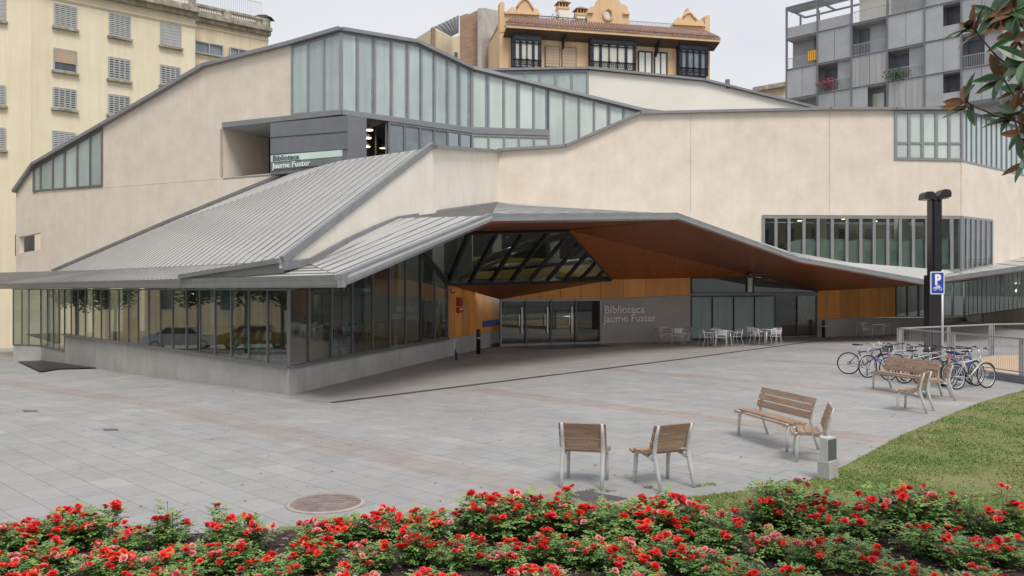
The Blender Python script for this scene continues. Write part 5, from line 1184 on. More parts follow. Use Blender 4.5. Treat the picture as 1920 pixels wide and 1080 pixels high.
for pts in ([(968, 16), (974, 5), (980, -1), (987, -2), (993, 5), (1000, 18)], [(1281, 32), (1287, 25), (1295, 24), (1301, 32), (1306, 37)]):
    mb = MB(); pl = OP.sh(.06); mb.tube([pl.at(*q) for q in pts], .12, M['ochre'], 5); mb.build('gable_moulding', OB)
mb = MB(); pl = OP.sh(.1)
for i in range(16): a, b = hol[i], hol[(i+1) % 16]; mb.bar(pl.at(*a), pl.at(*b), .18, .2, OP.n, M['ochre'])
for i in range(7): u = 1133+i*2.3; mb.bar(OP.at(u, 17), OP.at(u, 37), .03, .03, OP.n, M['mesh'])
mb.build('oculus', OB)
# tiled eave
e0, e1 = OP.at(943, 58), OP.at(1338, 79); zE = e0.z*.5+e1.z*.5; e0.z = e1.z = OP.at(1140, 66).z; d = (e1-e0).normalized(); n = OP.n
mb = MB(); o = n*1.7; rise = 1.15
mb.slab([e0+o, e1+o, e1-Z*.0+n*.1+Z*rise-d*1.0, e0+n*.1+Z*rise+d*1.0], -Z*.12, M['tile']); L = (e1-e0).length; k = 0
while k < L: 
    f = k/L; a = e0.lerp(e1, f)+o+Z*.06; b = (e0+d*1.0).lerp(e1-d*1.0, f)+n*.1+Z*(rise+.06); mb.tube([a, b], .10, M['tile'], 5); k += .30
mb.build('tiled_eave', OB)
mb = MB(); mb.slab([e0+n*1.6-Z*.1, e1+n*1.6-Z*.1, e1+n*1.6-Z*.42, e0+n*1.6-Z*.42], -n*.15, M['ochre']); mb.slab([e0+n*1.45-Z*.42, e1+n*1.45-Z*.42, e1-Z*.9, e0-Z*.9], -Z*.06, M['brown']); mb.build('eave_fascia', OB)
for u in (1053, 1228):
    mb = MB(); p = OP.at(u, 80); p.z = e0.z-.75; mb.slab([p, p+n*1.3+Z*.2, p+n*1.2+Z*.05, p-Z*1.3], d*.15, M['iron']); mb.build('eave_bracket', OB)
def bay(u0, u1, v0, v1, nm, curt='curt'):
    w0, w1 = OP.at(u0, 300), OP.at(u1, 300); zt2, zb2 = OP.at((u0+u1)/2, v0).z, OP.at((u0+u1)/2, v1).z; dp = .8
    mb = MB(); a, b = Vector((w0.x, w0.y, 0)), Vector((w1.x, w1.y, 0))
    fr = [a, a+n*dp+d*.15, b+n*dp-d*.15, b]
    mb.slab([q+Z*(zt2+.9) for q in (a-d*.3, a-d*.3+n*1.2, b+d*.3+n*1.2, b+d*.3)], -Z*.5, M['ochre']); mb.build('bay_cornice', OB)
    mb = MB(); mb.slab([q+Z*zt2 for q in fr], Z*.4, M['iron']); mb.slab([q+Z*(zb2-.5) for q in fr], Z*.5, M['iron'])
    for i in range(nm+1):
        p = fr[1].lerp(fr[2], i/nm); mb.bar(p+Z*zb2, p+Z*zt2, .34 if i in (0, nm) else (.26 if i in (1, nm-1) else .1), .2, n, M['iron'])
        for f in (.25, .8): mb.lathe([(.05, -.15), (.2, 0), (.05, .15)], M['iron'], tuple(p+n*.08+Z*(zb2+(zt2-zb2)*f)), 6)
    for f, h in ((.0, .12), (.24, .1), (.78, .08), (.93, .5)): mb.bar(fr[1]+Z*(zb2+(zt2-zb2)*f), fr[2]+Z*(zb2+(zt2-zb2)*f), h, .16, n, M['iron'])
    for i in range(nm*4): 
        p = fr[1].lerp(fr[2], (i+.5)/(nm*4)); mb.ring(tuple(p+n*.1+Z*(zb2+(zt2-zb2)*.93)), .11, .025, M['clad'], N=8, n=4); mb.ring(tuple(p+n*.1+Z*(zb2+(zt2-zb2)*.12)), .16, .025, M['iron'], N=8, n=4)
    bw = mb.build('bay_window', OB)
    for i in range(nm):
        g = MB(); p, q = fr[1].lerp(fr[2], (i+.05)/nm)-n*.05, fr[1].lerp(fr[2], (i+.95)/nm)-n*.05; g.slab([p+Z*zb2, q+Z*zb2, q+Z*(zt2-.1), p+Z*(zt2-.1)], -n*.05, M[curt]); g.build('pane', bw)
    for s, (x, y) in ((0, (fr[0], fr[1])), (1, (fr[3], fr[2]))):
        g = MB(); g.slab([x+Z*zb2, y+Z*zb2, y+Z*zt2, x+Z*zt2], d*(.1 if s == 0 else -.1), M['iron']); g.build('bay_side', bw)
bay(958, 1011, 72, 130, 4); bay(1103, 1187, 80, 134, 5); bay(1268, 1321, 90, 145, 4, 'frostd')
for (u0, u1, v0, v1, gm, bl) in ((1022.5, 1048, 88, 128, 'curt', .55), (1054, 1079, 90, 128, 'curt', .62), (1197, 1222, 97, 136, 'wglass', 0), (1227, 1250, 99, 138, 'wglass', 0)):
    mb = MB(); q = rect(mb, OP.sh(.03), u0, u1, v0, v1+20, M[gm], 0, .1); wd = mb.build('window', OB); fb = MB(); frame_rect(fb, [p+n*.05 for p in q], .12, .12, n, M['iron'], 1, 0 if not bl else 1); fb.build('window_frame', wd)
    if bl:
        z1, z0 = q[2].z, q[2].z-2.2*bl*1.7; sb = MB()
        for k in range(14): f0, f1 = k/14, (k+1)/14; o = n*(.14 if k % 2 else .12); za, zb3 = z1+(z0-z1)*f0, z1+(z0-z1)*f1; sb.slab([Vector((q[0].x, q[0].y, zb3))+o, Vector((q[1].x, q[1].y, zb3))+o, Vector((q[1].x, q[1].y, za))+o, Vector((q[0].x, q[0].y, za))+o], -n*.03, M['blindt'])
        sb.build('roller_blind', wd)
for (u0, u1, v0, v1, nn_) in ((1013, 1101, 33, 47, 40), (1181, 1262, 42, 58, 34)):
    mb = MB(); A, B = OP.at(u0, 0), OP.at(u1, 0); zb4, zt4 = OP.at((u0+u1)/2, v1).z, OP.at((u0+u1)/2, v0).z
    mb.bar(A*1+Z*(zt4-A.z), B+Z*(zt4-B.z), .06, .06, n, M['iron'] if u0 < 1100 else M['mesh'])
    for i in range(nn_+1): p = A.lerp(B, i/nn_); mb.bar(Vector((p.x, p.y, zb4)), Vector((p.x, p.y, zt4)), .035, .035, n, M['iron'] if u0 < 1100 else M['mesh'])
    mb.build('roof_railing', OB)
for (u, vt, vb, w_) in ((1054.5, 3, 36, 22), (1088.5, 15, 36, 22)):
    p = P(u, 100, 90); s_ = FPX/90; zz = lambda v: EYE+(CV-v)/s_; W_ = w_/s_; mb = MB()
    mb.box((p.x, p.y, (zz(vb+15)+zz(vt+16))/2), (W_*.86, W_*.86, zz(vt+16)-zz(vb+15)), M['white'], .25); mb.box((p.x, p.y, zz(vt+15)), (W_, W_, .2), M['ochre'], .25); mb.box((p.x, p.y, (zz(vt+5)+zz(vt+15))/2), (W_*.55, W_*.55, .6), M['brown'], .25)
    T = Matrix.Translation((p.x, p.y, 0)) @ Matrix.Rotation(.25, 4, 'Z')
    for sx in (-.4, -.13, .13, .4):
        for sy in (-.4, .4): mb.box(None, (.1, .1, zz(vt+5)-zz(vt+15)), M['ochre'], mtx=T @ Matrix.Translation((sx*W_, sy*W_, (zz(vt+5)+zz(vt+15))/2)))
    h = W_*.6; zr = zz(vt+5); mb.hexa([T @ Vector(q) for q in ((-h, -h, zr), (h, -h, zr), (h, h, zr), (-h, h, zr), (-.15, -.15, zr+.4), (.15, -.15, zr+.4), (.15, .15, zr+.4), (-.15, .15, zr+.4))], M['tile']); mb.build('chimney', OB)
# brick side wall and neighbours
mb = MB(); a = OP.at(937, 300); b = Vector((P(912, 300, 97).x, 97, 0)); za = OP.at(937, 20).z; 
mb.slab([Vector((a.x, a.y, 0)), Vector((b.x, b.y, 0)), Vector((b.x, b.y, 31)), Vector((a.x, a.y, EYE+(CV-38)/FPX*a.y))], Vector((.3, .5, 0)), M['brick']); mb.build('side_wall', OB)
BK = thing('brick_building', 'bare brick party wall block with stepped top left of the ochre mansion', 'building')
kp = VP(P(862, 100, 92)[:2], (1, -.2)); mb = MB(); mb.slab([kp.at(*q) for q in ((862, 200), (862, 30), (877, 25), (877, 28), (897, 18), (897, 15), (912, 15), (912, 200))], -kp.n*5, M['brick']); mb.build('wall', BK)
kp2 = VP(P(912, 100, kp.at(912, 100).y)[:2], (1, 2.0)); mb = MB(); mb.slab([kp2.at(*q) for q in ((903, 200), (903, 15), (926, 18), (934, 20), (934, 200))], -kp2.n*.5, M['conc']); mb.build('side_wall', BK)
mb = MB(); mb.slab([kp.sh(-8).at(*q) for q in ((914, 60), (914, 24), (933, 20), (937, 25), (934, 40))], Vector((0, 3, 0)), M['white']); mb.build('stair_block', BK)
CW = thing('cream_building', 'cream building with slanted metal terrace canopy at the left of the brick block', 'building')
cp = VP(P(812, 100, 100)[:2], (1, .6)); mb = MB(); mb.slab([cp.at(*q) for q in ((812, 200), (812, 52), (848, 70), (865, 66), (865, 200))], -cp.n*6, M['yellow2']); mb.build('wall', CW)
mb = MB(); mb.slab([cp.sh(2).at(815, 50), cp.sh(2).at(859, 29), cp.sh(2).at(859, 62), cp.sh(2).at(847, 68)], Vector((0, .1, .05)), M['mesh'])
for i in range(7): f = i/6; mb.bar(cp.sh(2.3).at(815+f*44, 50-f*21), cp.sh(2.3).at(847+f*12, 68-f*6), .12, .12, cp.n, M['frame'])
mb.build('terrace_canopy', CW); mb = MB(); rect(mb, cp, 852, 858, 98, 110, M['shutd'], .03); mb.build('window', CW)
mb = MB(); mb.bar(cp.sh(.1).at(812, 52), cp.sh(.1).at(812, 200), .4, .5, cp.n, M['brick']); mb.build('corner_pier', CW)
# small cream building far right of the ochre one
SB = thing('cream_building', 'small cream rooftop behind the white wall beside the grey flats', 'building')
bp_ = VP(P(1440, 160, 95)[:2], (1, -.2)); mb = MB(); mb.slab([bp_.at(*q) for q in ((1410, 200), (1413, 170), (1440, 162), (1476, 159), (1476, 200))], -bp_.n*5, M['yellow2']); mb.build('wall', SB)
mb = MB(); mb.bar(bp_.sh(.2).at(1412, 169), bp_.sh(.2).at(1476, 158), .5, .8, bp_.n, M['cornice']); mb.build('cornice', SB)

# ---- grey flats
GP = VP(P(1475, 100, 82)[:2], (1, -1)); GFt = thing('grey_flats', 'modern grey apartment block with perforated sliding panels and recessed balconies', 'building')
gcol = [1475, 1533, 1597, 1664, 1734, 1803, 1878, 1960]; gz_ = [EYE+(CV-v)/FPX*82 for v in (240, 185, 130, 72)]; gz_.append(gz_[-1]+3.0)
gn = GP.n; gd_ = GP.d if GP.d.x > 0 else -GP.d
def gp(u, z): q = GP.at(u, 300); q.z = z; return q
A, B = gp(1475, -3), gp(1980, -3); mb = MB(); mb.slab([A-gn*1.3, B-gn*1.3, B-gn*1.3+Z*(gz_[3]+3), A-gn*1.3+Z*(gz_[3]+3)], -gn*8, M['gpanel']); mb.build('wall', GFt)
for z in gz_:
    mb = MB(); a, b = gp(1475, z), gp(1980, z); mb.slab([a+gn*.05, b+gn*.05, b-gn*1.35, a-gn*1.35], -Z*.22, M['gslab']); mb.bar(a+gn*.08-Z*.1, b+gn*.08-Z*.1, .10, .05, gn, M['gdark']); mb.build('floor_slab', GFt)
for u in gcol:
    mb = MB(); mb.bar(gp(u, -3), gp(u, gz_[4] if u < 1600 else gz_[4]), .14, .25, gn, M['clad']); mb.build('post', GFt)
kinds = {(2, 0): 'flag', (2, 1): 'c', (2, 2): 'r2', (2, 3): 'c', (2, 4): 'h', (2, 5): 'c', (2, 6): 'r', (1, 0): 'c', (1, 1): 'r', (1, 2): 'cs', (1, 3): 'rl', (1, 4): 'c', (1, 5): 'r', (1, 6): 'c', (0, 0): 'o', (0, 1): 'c', (0, 2): 'w', (0, 3): 'cs', (0, 4): 'h', (0, 5): 'c', (0, 6): 'h'}
M['stripe'] = mat('pale_curtain_stripes', (.50, .50, .49), .7, scale=.8, col2=(.30, .31, .32), stretch=(5, 5, .15))
def gquad(u0, u1, z0, z1, mt, out_, th=.05, name='panel', par=None):
    mb = MB(); o = gn*out_; mb.slab([gp(u0, z0)+o, gp(u1, z0)+o, gp(u1, z1)+o, gp(u0, z1)+o], -gn*th, M[mt]); return mb.build(name, par or GFt)
def grail(u0, u1, z0, par=None):
    mb = MB(); a, b = gp(u0, z0), gp(u1, z0); L = (b-a).length; mb.bar(a+Z*1.0, b+Z*1.0, .05, .05, gn, M['gpanel']); k = .06
    while k < L: p = a.lerp(b, k/L); mb.bar(p, p+Z*1.0, .025, .025, gn, M['gpanel']); k += .14
    mb.build('balcony_rail', par or GFt)
for (r_, c_), k in kinds.items():
    u0, u1 = gcol[c_], gcol[c_+1]; z0, z1 = gz_[r_], gz_[r_+1]-.22; um = (u0+u1)/2
    if k in ('c', 'cs'):
        for a, b in ((u0+1, um-.4), (um+.4, u1-1)): gquad(a, b, z0, z1, 'gpanel' if k == 'c' else 'stripe', .04, name='sliding_panel')
    elif k == 'h':
        gquad(u0+1, u0+(u1-u0)*.5, z0, z1, 'gpanel', .04, name='sliding_panel'); gquad(u0+(u1-u0)*.5, u1-5, z0, z1, 'gdark', -1.1, name='window'); gquad(u0+(u1-u0)*.5, u1-1, z0, z0+1.0, 'gpanel', .0, .02, name='balcony_panel')
    elif k == 'w': gquad(u0+1, u0+30, z0, z1, 'gpanel', .04, name='sliding_panel'); gquad(u0+30, u0+52, z0, z1-.5, 'wglass', -1.1, name='window'); gquad(u0+53, u1-1, z0, z1-.4, 'gdark', -1.1, name='window')
    else:
        gquad(u0+1, u1-1, z0, z1, 'soff' if k in ('flag', 'o') else 'gpanel', -1.2, name='recess_wall')
        f = {'r': .5, 'rl': .55, 'r2': .28, 'flag': 0, 'o': 0}[k]
        if k == 'flag': gquad(u0+(u1-u0)*.72, u1-2, z0, z1, 'gdark', -1.1, name='window')
        else: gquad(u0+4, u0+4+(u1-u0)*max(f, .3), z0, z1-.2, 'gdark', -1.1, name='window')
        if k in ('r2',): gquad(u1-12, u1-2, z0, z1-.1, 'gdark', -1.1, name='window')
        if k in ('r', 'rl'): gquad(u0+(u1-u0)*.55, u1-1, z0, z1, 'gpanel', -.3, name='sliding_panel')
        grail(u0, u1, z0)
        mb = MB()
        if k == 'flag':
            a_ = gp(u0+41, z0+.35)+gn*.1; fl_m = [mat('flag_yellow', (.80, .55, .05), .8, var=.05), mat('flag_red', (.70, .12, .03), .8, var=.05)]
            for i in range(9): p, q = a_+gd_*(i*.1), a_+gd_*((i+1)*.1); mb.slab([p, q, q+Z*.95, p+Z*.95], -gn*.02, fl_m[i % 2])
            o = mb.build('striped_flag'); o['label'] = 'yellow and red striped flag hung on a grey balcony rail'; o['category'] = 'flag'
# open roof frame
mb = MB(); n0 = gz_[3]; zr = gz_[4]
for a, b in ((gp(1475, zr), gp(1700, zr)), (gp(1475, zr)-gn*4, gp(1700, zr)-gn*4), (gp(1475, zr), gp(1475, zr)-gn*4), (gp(1533, zr), gp(1533, zr)-gn*4), (gp(1475, n0)-gn*3, gp(1475, zr)-gn*3), (gp(1510, n0)-gn*3, gp(1510, zr)-gn*3)): mb.bar(a, b, .16, .16, Z if abs((b-a).z) < .1 else gn, M['clad'])
a, b = gp(1475, zr), gp(1664, zr); mb.slab([a, b, b-gn*2.2, a-gn*2.2], Z*.06, M['mesh']); mb.build('roof_frame', GFt)
gquad(1475, 1597, n0, n0+1.0, 'mesh', .0, .02, 'roof_railing')
gquad(1604, 1664, n0, zr, 'white', -.9, .1, 'roof_storey_wall'); gquad(1664, 1734, n0, zr, 'conc', -.9, .1, 'roof_storey_wall'); gquad(1734, 1960, n0, zr, 'gpanel', 0, .1, 'roof_storey_wall'); grail(1597, 1734, n0)
# balcony plants
def foliage(mb, c, rx, ry, rz_, n_, s_, mts, rn):
    for i in range(n_):
        v = Vector((rn.gauss(0, .5), rn.gauss(0, .5), rn.gauss(0, .5)))
        if v.length > 1: v.normalize()
        p = Vector(c)+Vector((v.x*rx, v.y*ry, v.z*rz_)); T = Matrix.Translation(p) @ Matrix.Rotation(rn.random()*6.3, 4, 'Z') @ Matrix.Rotation(rn.random()*6.3, 4, 'X'); k = s_*rn.uniform(.6, 1.3)
        mb.poly([T @ Vector(q) for q in ((-k, 0, 0), (0, -k*.5, 0), (k, 0, 0), (0, k*.5, 0))], rn.choice(mts))
rn = random.Random(5); mg = mat('magenta_petals', (.50, .02, .10), .7, var=.3, scale=5); gr = mat('balcony_leaf', (.08, .16, .04), .7, var=.4, scale=5)
for (u, zz_, ml, w_, lab) in ((1556, gz_[1]+.7, [mg, mg, gr], 1.3, 'magenta flowering plant on a grey balcony'), (1688, gz_[1]+.35, [gr], 1.6, 'green balcony plants behind a rail on the grey flats')):
    mb = MB(); foliage(mb, gp(u, zz_)+gn*.1, w_, .5, .6, 420, .10, ml, rn); o = mb.build('balcony_plant'); o['label'] = lab; o['category'] = 'plant'
mb = MB(); rt = mat('roof_plant_leaf', (.07, .11, .05), .8, var=.4, scale=5)
for u in (1017, 1030, 1045, 1060, 1080, 1095): foliage(mb, OP.at(u, 41)-n*1, .9, .5, .6 if u != 1045 else 1.2, 160, .12, [rt, gr], rn)
o = mb.build('roof_terrace_plants'); o['label'] = 'dark green potted plants behind the roof railing of the ochre mansion'; o['category'] = 'plants'; o['kind'] = 'stuff'

# ================================================================= MAGNOLIA BOUGH AND STREET OFF TO THE LEFT
def magleaf():
    m = bpy.data.materials.new('magnolia_leaf'); m.use_nodes = True; t = m.node_tree; b = t.nodes['Principled BSDF']; g = t.nodes.new('ShaderNodeNewGeometry'); x = t.nodes.new('ShaderNodeMix'); x.data_type = 'RGBA'
    x.inputs[6].default_value = (.05, .12, .05, 1); x.inputs[7].default_value = (.15, .07, .028, 1); t.links.new(g.outputs['Backfacing'], x.inputs[0])
    nz = t.nodes.new('ShaderNodeTexNoise'); nz.inputs['Scale'].default_value = 9; tcn = t.nodes.new('ShaderNodeTexCoord'); t.links.new(tcn.outputs['Object'], nz.inputs['Vector']); mr = t.nodes.new('ShaderNodeMapRange'); mr.inputs[3].default_value = .5; mr.inputs[4].default_value = 1.5; t.links.new(nz.outputs[0], mr.inputs[0])
    vm = t.nodes.new('ShaderNodeVectorMath'); vm.operation = 'SCALE'; t.links.new(x.outputs[2], vm.inputs[0]); t.links.new(mr.outputs[0], vm.inputs['Scale']); t.links.new(vm.outputs[0], b.inputs['Base Color'])
    rr = t.nodes.new('ShaderNodeMapRange'); rr.inputs[3].default_value = .25; rr.inputs[4].default_value = .8; t.links.new(g.outputs['Backfacing'], rr.inputs[0]); t.links.new(rr.outputs[0], b.inputs['Roughness']); return m
M['mag'] = magleaf(); M['bark'] = mat('magnolia_bark', (.13, .10, .075), .9, var=.35, scale=9, bump=.4)
def bigleaf(mb, p, d, up, L, W, rn):
    d = d.normalized(); x = d.cross(up).normalized(); nn_ = x.cross(d).normalized(); N_ = 7; rows = []; curl = rn.uniform(-.05, .25)
    for i in range(N_+1):
        f = i/N_; w_ = W*.5*(math.sin(math.pi*min(1, f**.85))**.75 if 0 < f < 1 else 0)+.001; c = p+d*L*f-nn_*L*curl*f*f; cup = w_*.35
        rows.append((c-x*w_+nn_*cup, c, c+x*w_+nn_*cup))
    if rn.random() < .4: rows = [r_[::-1] for r_ in rows]
    for a, b in zip(rows, rows[1:]): mb.poly([a[0], a[1], b[1], b[0]], M['mag'], True); mb.poly([a[1], a[2], b[2], b[1]], M['mag'], True)
MT = thing('magnolia_tree', 'magnolia tree with glossy leaves brown underneath, its twigs reaching in at the top right', 'tree', (0, 0, 0))
rn = random.Random(21); tips = [(1822, 50, 4.5, 8), (1810, 190, 4.45, 7), (1865, 25, 4.7, 7), (1898, 15, 4.6, 8), (1902, 70, 4.5, 7), (1880, 145, 4.6, 9), (1898, 210, 4.5, 9), (1912, 165, 4.8, 6), (1925, 110, 4.4, 7), (1918, 300, 4.5, 3), (1918, 245, 4.6, 5), (1935, 40, 4.6, 8), (1890, 48, 4.9, 5)]
trunk = [Vector((4.2, 4.9, 0)), Vector((4.1, 4.85, 1.8)), Vector((3.95, 4.8, 3.1)), Vector((4.0, 4.9, 4.6)), Vector((4.15, 5.0, 6.0))]
mb = MB(); mb.tube(trunk, [.16, .13, .10, .07, .03], M['bark'], 10); mb.build('trunk', MT)
br = MB(); lf = MB()
joins = {0: (1960, 165), 1: (1960, 240), 2: (1955, 60), 4: (1960, 110), 5: (1955, 230), 6: (1950, 330), 9: (1960, 350)}
for i, (u, v, Y, nl) in enumerate(tips):
    tp_ = P(u, v, Y); j = joins.get(i, (u+45, v+60)); md = P(j[0]-30, (v+j[1])/2+12, Y+.05); en = P(j[0]+40, j[1], Y+.2); root = Vector((3.98, 4.82, max(2.6, en.z-.3)))
    br.tube([tp_, P(u+(j[0]-u)*.35, v+(j[1]-v)*.5, Y), md if 0 else P(u+(j[0]-u)*.75, v+(j[1]-v)*.85, Y+.08), en, root], [.004, .0055, .007, .012, .03], M['bark'], 6)
    ax = (tp_-en).normalized(); ax = (ax+Vector((rn.gauss(0, .2), rn.gauss(0, .2), .3))).normalized()
    for k in range(nl+2):
        a = k*2.4+rn.random()*.5; x = ax.cross(Vector((0, 1, 0))).normalized(); y = ax.cross(x); dd = (x*math.cos(a)+y*math.sin(a)+ax*rn.uniform(.1, 1.0)+Vector((0, 0, -.12)))
        bigleaf(lf, tp_-ax*rn.uniform(0, .05), dd, ax, rn.uniform(.12, .18), rn.uniform(.045, .062), rn)
# crown further out of frame: limbs first, then leafy twigs on the nearest limb
nodes = []
for i in range(11):
    a = i*2.4; h0 = 2.9+i*.27; st_ = Vector((4.0, 4.85, h0)); L = rn.uniform(1.1, 1.7)*(1-.05*i)
    pts = [st_, st_+Vector((math.cos(a)*L*.5, math.sin(a)*L*.5, .35)), st_+Vector((math.cos(a)*L, math.sin(a)*L, .55+rn.uniform(-.2, .4)))]
    if min((p.z-EYE) for p in pts[1:]) < pts[2].y*.36 and pts[2].x/pts[2].y < .66: continue
    br.tube(pts, [.04, .025, .012], M['bark'], 6); nodes += pts[1:]+[pts[0].lerp(pts[1], .5), pts[1].lerp(pts[2], .5)]
for i in range(210):
    c = Vector((4.3+rn.gauss(0, .85), 4.9+rn.gauss(0, .85), rn.uniform(3.2, 6.6)))
    if (c.x-.2)/c.y < .66 and c.z-.2-EYE < c.y*.40: continue
    nd = min(nodes, key=lambda q: (q-c).length)
    if (nd-c).length > .9: continue
    br.tube([c, c.lerp(nd, .5)+Vector((0, 0, -.05)), nd], [.004, .006, .010], M['bark'], 4)
    for k in range(9):
        dd = Vector((rn.gauss(0, 1), rn.gauss(0, 1), rn.gauss(.3, .8))); bigleaf(lf, c, dd, Vector((0, 0, 1)) if abs(dd.normalized().z) < .9 else Vector((1, 0, 0)), rn.uniform(.13, .19), rn.uniform(.05, .07), rn)
br.build('branch', MT)
me = mk(lf, 'crown'); o = bpy.data.objects.new('crown', me); C.objects.link(o); o.parent = MT

# trees, cars and house front that show only in the left glazing
lf = MB(); rn = random.Random(9); lm = [mat('plane_leaf', (.09, .16, .04), .6, var=.4, scale=1.5), mat('plane_leaf_dark', (.04, .09, .025), .6, var=.4, scale=1.5)]
for i in range(16):
    a = rn.random()*6.28; r_ = rn.uniform(.3, 1.8); foliage(lf, (math.cos(a)*r_, math.sin(a)*r_, rn.uniform(3.0, 5.6)), .9, .9, .7, 330, .13, lm, rn)
crown = mk(lf, 'crown'); tk = MB(); tk.tube([(0, 0, 0), (.05, .02, 1.4), (0, .05, 2.8), (.1, 0, 4.6)], [.13, .11, .09, .04], M['bark'], 8)
for i in range(5): a = i*1.3; tk.tube([(0, .03, 2.3+i*.25), (math.cos(a)*1.3, math.sin(a)*1.3, 4.2+i*.2)], [.06, .02], M['bark'], 6)
trm = tk.mesh('trunk')
for i, (x, y) in enumerate(((-31, 36), (-27.5, 31.5), (-33, 42.5), (-26, 27.0), (-36.5, 47.5), (-31, 31))):
    t = thing('street_tree', 'young street tree mirrored in the left glazing, %s' % ('above the silver car', 'left of the yellow taxi', 'in front of the yellow house front', 'nearest the glazed corner', 'farthest of the row', 'behind the yellow taxi')[i], 'tree', (x, y, gz(x, y)), i*1.1, 'street trees mirrored in the glazing')
    for me, nm in ((crown, 'crown'), (trm, 'trunk')): o = bpy.data.objects.new(nm, me); C.objects.link(o); o.parent = t
def car(col, loc, rz, label):
    t = thing('parked_car', label, 'car', loc, rz, 'cars mirrored in the glazing'); m_ = mat('car_paint', col, .3, var=.04, coat=.8)
    prof = [(-2.1, .3), (-2.15, .62), (-2.0, .9), (-1.2, .98), (-.7, 1.38), (.75, 1.42), (1.45, .98), (2.05, .85), (2.15, .5), (2.1, .3)]
    mb = MB(); mb.slab([(x, -.82, z) for x, z in prof], Vector((0, 1.64, 0)), m_); b = mb.build('body', t)
    mb = MB()
    for s in (-.83, .81): mb.slab([(-1.05, s, .99), (-.62, s, 1.32), (.68, s, 1.35), (1.25, s, 1.0)], Vector((0, .02, 0)), M['shutd'])
    mb.build('window', b)
    for x in (-1.35, 1.35):
        for s in (-.75, .75): mb = MB(); mb.ring((x, s, .32), .24, .085, M['black'], N=18, n=6); w_ = mb.build('wheel', t); mb = MB(); mb.ring((x, s, .32), .1, .07, M['alu'], N=12, n=5); mb.build('rim', w_)
car((.55, .57, .6), (-33.5, 38.5, gz(-33.5, 38.5)), 1.2, 'silver parked car mirrored in the left glazing'); car((.42, .26, .03), (-33, 33.5, gz(-33, 33.5)), 1.3, 'yellow taxi mirrored in the left glazing'); car((.05, .05, .06), (-32, 28.5, gz(-32, 28)), 1.35, 'dark parked car mirrored in the left glazing')
HF = thing('house_front', 'yellow house front across the side street, mirrored in the left glazing', 'building')
hp = VP((-46, 30), (-.25, 1)); mb = MB(); mb.slab([Vector((-40, 10, -2)), Vector((-52, 62, -2)), Vector((-52, 62, 16)), Vector((-40, 10, 16))], Vector((-4, 0, 0)), M['yellow2']); mb.build('wall', HF)
for i in range(9):
    for z in (1, 4.4, 7.8): p = Vector((-40, 10, 0)).lerp(Vector((-52, 62, 0)), (i+.5)/9)+Vector((.06, 0, z)); mb = MB(); mb.slab([p, p+Vector((-.3, 1.3, 0)), p+Vector((-.3, 1.3, 2)), p+Vector((0, 0, 2))], Vector((-.1, 0, 0)), M['shutd']); mb.build('window', HF)
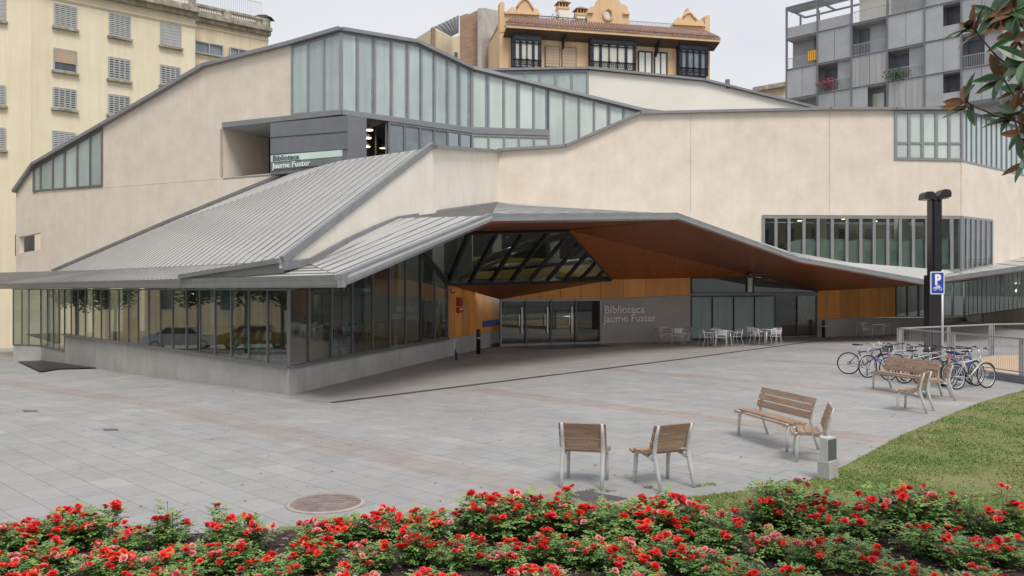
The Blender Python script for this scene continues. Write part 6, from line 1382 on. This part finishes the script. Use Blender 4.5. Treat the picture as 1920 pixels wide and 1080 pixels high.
# ---- street side behind the camera: what the big windows mirror
BF = thing('street_block', 'row of city house fronts across the street, mirrored only in the upper library windows', 'building')
xs = [-70, -52, -38, -22, -8, 8, 22, 40, 60, 85]; fcols = ['yellow2', 'conc', 'ochre', 'white', 'brick', 'yellow', 'conc', 'yellow2', 'brick']
for i, (a, b) in enumerate(zip(xs, xs[1:])):
    h = 17+((i*37) % 7); mb = MB(); mb.slab([Vector((a, -42, -.5)), Vector((b-.1, -42, -.5)), Vector((b-.1, -42, h)), Vector((a, -42, h))], Vector((0, -8, 0)), M[fcols[i]]); wl = mb.build('wall', BF)
    n_ = int((b-a)/3.4)
    for k in range(n_):
        for z in range(1, int(h/3.3)):
            x = a+(k+.5)*(b-a)/n_; mb = MB() if (k, z) == (0, 1) else mb; mb.slab([Vector((x-.6, -41.97, z*3.3)), Vector((x+.6, -41.97, z*3.3)), Vector((x+.6, -41.97, z*3.3+1.9)), Vector((x-.6, -41.97, z*3.3+1.9))], Vector((0, -.05, 0)), M['shutd'])
    mb.build('window_grid', wl)
for i, x in enumerate((-26, -15, -4, 9, 20, 31)):
    t = thing('street_tree', 'street tree behind the viewpoint, mirrored in the library windows', 'tree', (x, -14-(i % 3)*4, -.35), i*.9, 'street trees behind the viewpoint'); t.scale = (1.5, 1.5, 1.5)
    for me, nm in ((crown, 'crown'), (trm, 'trunk')): o = bpy.data.objects.new(nm, me); C.objects.link(o); o.parent = t
mb = MB(); rn = random.Random(44); lt = [mat('fallen_leaf', (.22, .15, .06), .9, var=.4, scale=9), mat('litter_paper', (.7, .7, .66), .9, var=.1, scale=9), M['p3']]
for i in range(420):
    y = rn.uniform(9.2, 30); x = rn.uniform(-.55, .55)*y
    if inpoly(x, y, lawn): continue
    T = Matrix.Translation((x, y, gz(x, y)+.012)) @ Matrix.Rotation(rn.random()*6.28, 4, 'Z') @ Matrix.Rotation(rn.gauss(0, .25), 4, 'X'); k = rn.uniform(.010, .028)
    mb.poly([T @ Vector(q) for q in ((-k, 0, 0), (0, -k*.6, .002), (k, 0, 0), (0, k*.6, .003))], lt[rn.choice((0, 0, 0, 0, 1, 2))])
me = mk(mb, 'fallen_leaves'); o = bpy.data.objects.new('fallen_leaves', me); C.objects.link(o); o['kind'] = 'stuff'
mb = MB()
for (u, v) in ((1215, 915), (1310, 912), (1332, 909), (1110, 921), (1140, 922), (985, 930), (1500, 905), (1478, 908), (1640, 850), (12, 985), (25, 990), (40, 992)):
    c = G(u, v)
    for k in range(70 if u > 50 else 160):
        x, y = c.x+rn.gauss(0, .05), c.y+rn.gauss(0, .03); h = rn.uniform(.01, .05); lx = rn.gauss(0, .02); mb.poly([(x-.003, y, 0), (x+.003, y, 0), (x+lx, y+rn.gauss(0, .02), h)], M['gr1'] if k % 3 else M['gr2'])
me = mk(mb, 'weed_tufts'); o = bpy.data.objects.new('weed_tufts', me); C.objects.link(o); o['kind'] = 'stuff'
